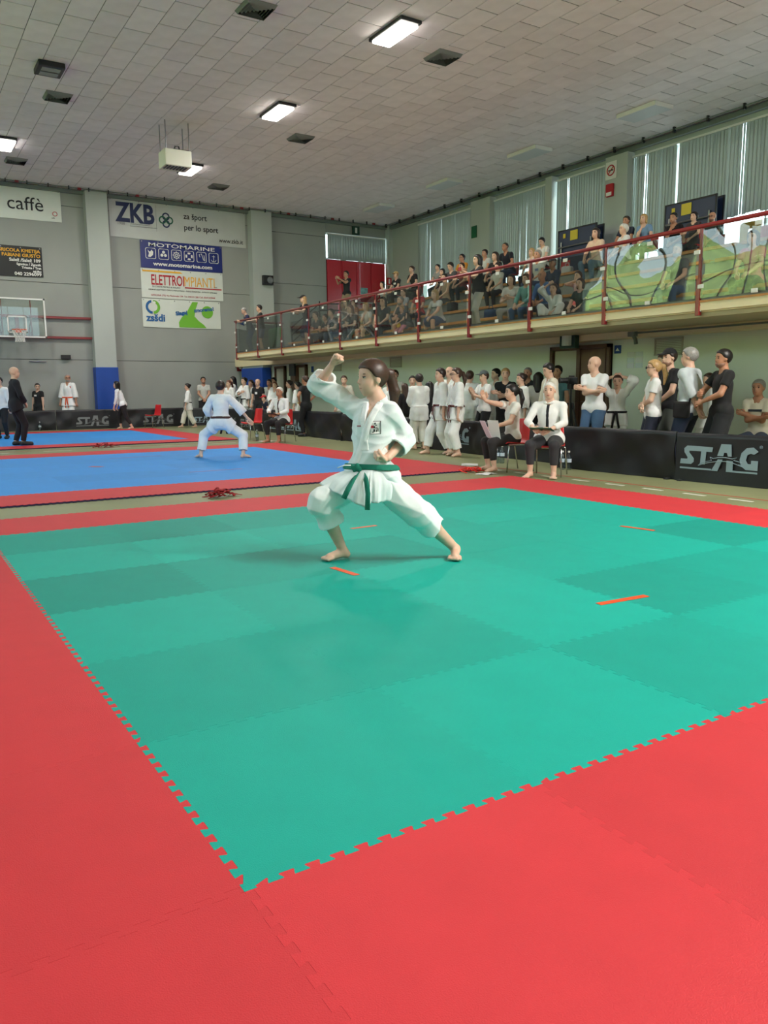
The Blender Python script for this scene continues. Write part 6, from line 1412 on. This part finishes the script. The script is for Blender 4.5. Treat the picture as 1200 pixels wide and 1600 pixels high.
sit('person in black T-shirt and straw hat on top row', 'c', 22.1, 1.54, dx=14.9, topc=BK, botc=DK, hair='short', hairc='blond', hatc=(206, 176, 120), badge=(0, .02, .12, .06, (220, 220, 220)))
sit('person in black resting face on hand, top row by the blinds', 'c', 21.0, 1.64, dx=14.9, pose=CHIN, topc=BK, botc=BK, hair='bun', hairc='brown')
sit('woman in grey top with black bag on top row', 'c', 19.65, 1.40, dx=14.9, topc=(150, 152, 150), botc=BK, hair='bun', hairc='black')
sit('dark-haired woman in black left of the red bag', 4, 18.05, 1.42, topc=(44, 40, 44), botc=BK, hair='bob', hairc='black')
sit('dark-haired man in grey looking down on top bench', 4, 17.6, 1.66, topc=(70, 72, 76), botc=DK, hair='short', hairc='black', pose=dict(hpitch=-.3))
sit('boy with brown hair between the man in grey and the orange shirt', 4, 17.1, 1.5, topc=(120, 60, 60), botc=DK, hair='short', hairc='brown')
sit('man in orange shirt and sunglasses on top row', 'c', 18.35, 1.64, dx=14.9, topc=(206, 140, 52), botc=DK, hair='short', hairc='black', sk='mid', glasses=True)
s20 = person('dark-haired girl in black T-shirt and white jeans standing with phone', (10.45, 12.1, BZ), 165, 1.60, pose=dict(handL=(.22, .06, .76), handR=(.22, -.02, .77), elL=(0, .6, -1), elR=(0, -.6, -1)), top='tee', topc=BK, bot='jeans', botc=(222, 220, 212), hair='bob', hairc='black', sk='light', shoes=(200, 196, 190), badge=(0, .02, .12, .04, (220, 220, 220)), res=.017, group=SGP)
phone(s20, (.44, .03, 1.28), 'red-cased phone in the standing girl\'s hands', (176, 40, 44))
sit('woman in beige tank top in the middle of third bench', 3, 16.85, 1.50, top='tank', topc=(178, 150, 120), botc=DK, hair='bun', hairc='black')
sit('bearded man in grey T-shirt holding a small child', 1, 16.4, 1.64, pose=ELB, topc=(84, 86, 92), bot='shorts', botc=(110, 112, 116), hair='buzz', hairc='grey', beard='grey')
sit('small child in dark shirt and pink trousers on a man\'s knee', 1, 16.12, .98, dx=-.36, topc=(80, 84, 92), botc=(214, 140, 160), hair='short', hairc='blond', kid=.6, res=.018)
ty = MB().lathe([(0, -.06), (.05, -.04), (.07, 0), (.05, .05), (0, .07)], n=7, cap=False).build('toy_ball', mat('yellow_toy', (232, 198, 48), .5), smooth=True); ty.location = (11.0, 16.1, 2.93); tag(ty, 'yellow toy in the small child\'s hands', 'toy')
sit('woman in red and white top on second bench', 2, 17.0, 1.42, topc=(180, 52, 56), botc=DK, hair='bob', hairc='brown', face=200)
sit('man in pale shirt behind the bearded man', 2, 17.75, 1.56, topc=(170, 176, 184), botc=DK, hair='short', hairc='brown')
sit('blond woman in striped top and denim skirt on front bench', 1, 14.95, 1.60, pose=dict(lean=.3, handL=(.28, .1, .56), handR=(.2, -.1, .58)), topc=(212, 210, 206), stripe=(60, 62, 70), bot='skirt', botc=(70, 84, 116), hair='long', hairc='blond', sk='light', res=.018)
sit('man in white polo on top row left of the long-haired woman', 'c', 17.25, 1.60, dx=14.9, top='polo', topc=(206, 208, 206), botc=DK, hair='short', hairc='dark', sk='mid')
sit('woman with long dark hair in black on top bench', 4, 15.6, 1.66, topc=BK, botc=DK, hair='long', hairc='dark')
sit('big man in black polo on top row', 'c', 16.2, 1.68, dx=14.9, w=1.15, top='polo', topc=(28, 32, 42), botc=JEAN, bot='jeans', hair='buzz', hairc='dark', sk='tan', pose=dict(lean=.3))
sit('woman with hair tied, white top, on third bench under the big man', 3, 14.55, 1.46, topc=(216, 214, 206), botc=DK, hair='bun', hairc='dark')
sit('woman in white blouse and grey trousers on front bench', 1, 12.15, 1.64, pose=dict(handL=(.18, .05, .68), handR=(.16, -.03, .66), lean=.2), topc=(214, 212, 206), botc=(176, 176, 172), hair='bob', hairc='dark', res=.018, face=200)
sit('woman in teal shirt and jeans on front bench', 1, 11.68, 1.56, topc=(110, 164, 156), top='long', bot='jeans', botc=(58, 90, 130), hair='bob', hairc='brown', res=.018)
sit('boy in white T-shirt looking down on top row', 'c', 14.8, 1.52, dx=14.9, topc=(222, 222, 220), botc=DK, hair='short', hairc='black', pose=dict(hpitch=-.35), sk='light')
sit('man in white T-shirt with blue print on third bench', 3, 13.05, 1.66, topc=(220, 220, 216), botc=JEAN, bot='jeans', hair='short', hairc='grey', sk='mid', badge=(.02, .0, .1, .06, (110, 130, 170)))
sit('blond woman half hidden behind the man in white T-shirt', 4, 14.15, 1.44, topc=(196, 200, 202), botc=DK, hair='bob', hairc='blond')
sit('man in navy jacket and dark cap on second bench', 2, 11.7, 1.56, top='long', topc=(44, 54, 76), botc=DK, hair='short', hairc='grey', hatc=(36, 36, 42), sk='tan')
sit('bald old man in blue shirt on front bench', 1, 11.1, 1.58, top='long', topc=(70, 106, 160), botc=(40, 48, 70), hair='bald', sk='tan', pose=dict(lean=.25), res=.018)
sit('child in white karate uniform squatting at the glass with raised arm', 'f', 9.8, 1.22, dx=10.5, top='gi', topc=GI, bot='gi', botc=GI, hair='short', hairc='brown', kid=.5, res=.017, pose=dict(handR=(.06, -.08, 1.0), elR=(.2, -1, .2)), face=200)
sit('woman in dark green top with brown hair in front of old man', 'f', 9.32, 1.36, dx=10.75, topc=(46, 64, 58), botc=(52, 48, 50), hair='bob', hairc='brown', res=.018)
sit('little girl in pink skirt drinking from a bottle', 1, 10.0, 1.22, dx=-.15, top='tank', topc=(226, 190, 196), bot='skirt', botc=(240, 112, 108), hair='short', hairc='brown', kid=.5, res=.017, pose=dict(handL=(.10, .02, .86), handR=(.10, -.02, .86), elL=(.2, 1, -.6), elR=(.2, -1, -.6)))
sit('woman in peach top and jeans on top bench by folded table', 4, 11.95, 1.68, topc=(226, 196, 172), bot='jeans', botc=(96, 126, 152), hair='bob', hairc='dark', res=.018)
sit('white-haired woman in white T-shirt on top bench', 4, 11.1, 1.58, topc=(222, 224, 226), botc=DK, hair='curly', hairc='white', res=.018, face=160, badge=(0, .02, .09, .05, (130, 140, 150)))
sit('man in dark navy shirt behind the white-haired woman', 'c', 12.0, 1.62, dx=15.0, topc=(38, 44, 62), botc=DK, hair='short', hairc='dark', sk='tan')
sit('woman with blond bob in light blue shirt, hand at face', 'c', 11.42, 1.52, dx=15.0, pose=CHIN, topc=(118, 152, 190), botc=BK, hair='bob', hairc='blond')
sit('man in black T-shirt resting chin on hand on top row', 'c', 11.35, 1.74, dx=16.0, pose=CHIN, topc=BK, botc=DK, hair='short', hairc='black', sk='mid', res=.018)
sit('woman with curly black hair in front of bald man', 'c', 10.55, 1.42, dx=15.6, topc=(60, 56, 60), botc=DK, hair='curly', hairc='black', res=.018)
sit('bald man with glasses in dark green on top row', 'c', 10.6, 1.58, dx=16.35, topc=(40, 50, 46), botc=DK, hair='bald', beard='stubble', glasses=True, sk='mid', res=.018)
sit('bearded man in grey T-shirt low behind the reflecting glass', 1, 7.75, 1.62, topc=(110, 114, 118), bot='jeans', botc=(60, 84, 118), hair='buzz', hairc='grey', beard='grey')
sit('woman in pink top behind the last glass panel', 1, 6.3, 1.6, topc=(206, 110, 140), botc=DK, hair='long', hairc='brown')
sit('man in light blue shirt behind the last glass panel', 2, 5.6, 1.66, topc=(150, 176, 204), botc=DK, hair='short', hairc='dark')
# bags and things between the rows
for x, y, z, c, s_, l in ((14.3, 20.4, 4.03, (24, 24, 28), .30, 'black backpack on the top walkway beside the person in black'), (13.3, 17.3, 3.68, (150, 30, 38), .16, 'small red handbag among the spectators'), (11.9, 13.4, 2.86, (60, 84, 120), .22, 'blue bag on the bench beside the standing girl'), (12.4, 15.6, 3.29, (36, 38, 44), .2, 'dark bag on second bench behind the striped top'), (14.2, 13.2, 4.03, (210, 212, 214), .2, 'white bag on top step left of the folded table')):
    b_ = empty('bag', (x, y, z), .3, l, 'bag'); MB().bevbox((-s_*.5, -s_*.7, 0), (s_*.5, s_*.7, s_*1.3), s_*.3).build('body', cloth(c), b_, True); MB().tube([(0, -s_*.3, s_*1.25), (0, -s_*.2, s_*1.7), (0, s_*.2, s_*1.7), (0, s_*.3, s_*1.25)], .012, 6).build('strap', cloth(c), b_, True)
jk = empty('jacket_on_chair', (16.0, 9.4, 4.45), 0, 'yellow and black jacket hung over a red chair back', 'jacket')
JF = Field((-.3, -.35, -.1), (.25, .35, .5), .02); JF.cap(V3(.24-.24-.25+.27, -.18, .36), V3(.02, .18, .36), .075, .075, .02); JF.cap(V3(-.0, -.15, .3), V3(0, -.16, .0), .09, .08, .03); JF.cap(V3(-.0, .15, .3), V3(0, .16, .0), .09, .08, .03); link('cloth', JF.mesh('cloth', cloth((206, 170, 66))), jk)
lb = MB().box((0, 0, 0), (.06, .22, 1.6)).build('wooden_board', mat('dark_wood_board', (96, 88, 70), .7, noise=(4, .1))); lb.location = (18.2, 27.6, 4.03); lb.rotation_euler = (.06, -.08, 0); tag(lb, 'tall narrow board leaning in the gallery corner', 'board')
fx = empty('fire_extinguisher_sign', (18.4, YB-.36, 5.75), 0, 'red and white fire sign in the gallery corner', 'sign'); MB().bevbox((-.12, -.015, 0), (.12, 0, .3), .004).build('plate', RD, fx); MB().box((-.04, -.02, .05), (.04, -.014, .25)).build('symbol', W_, fx)
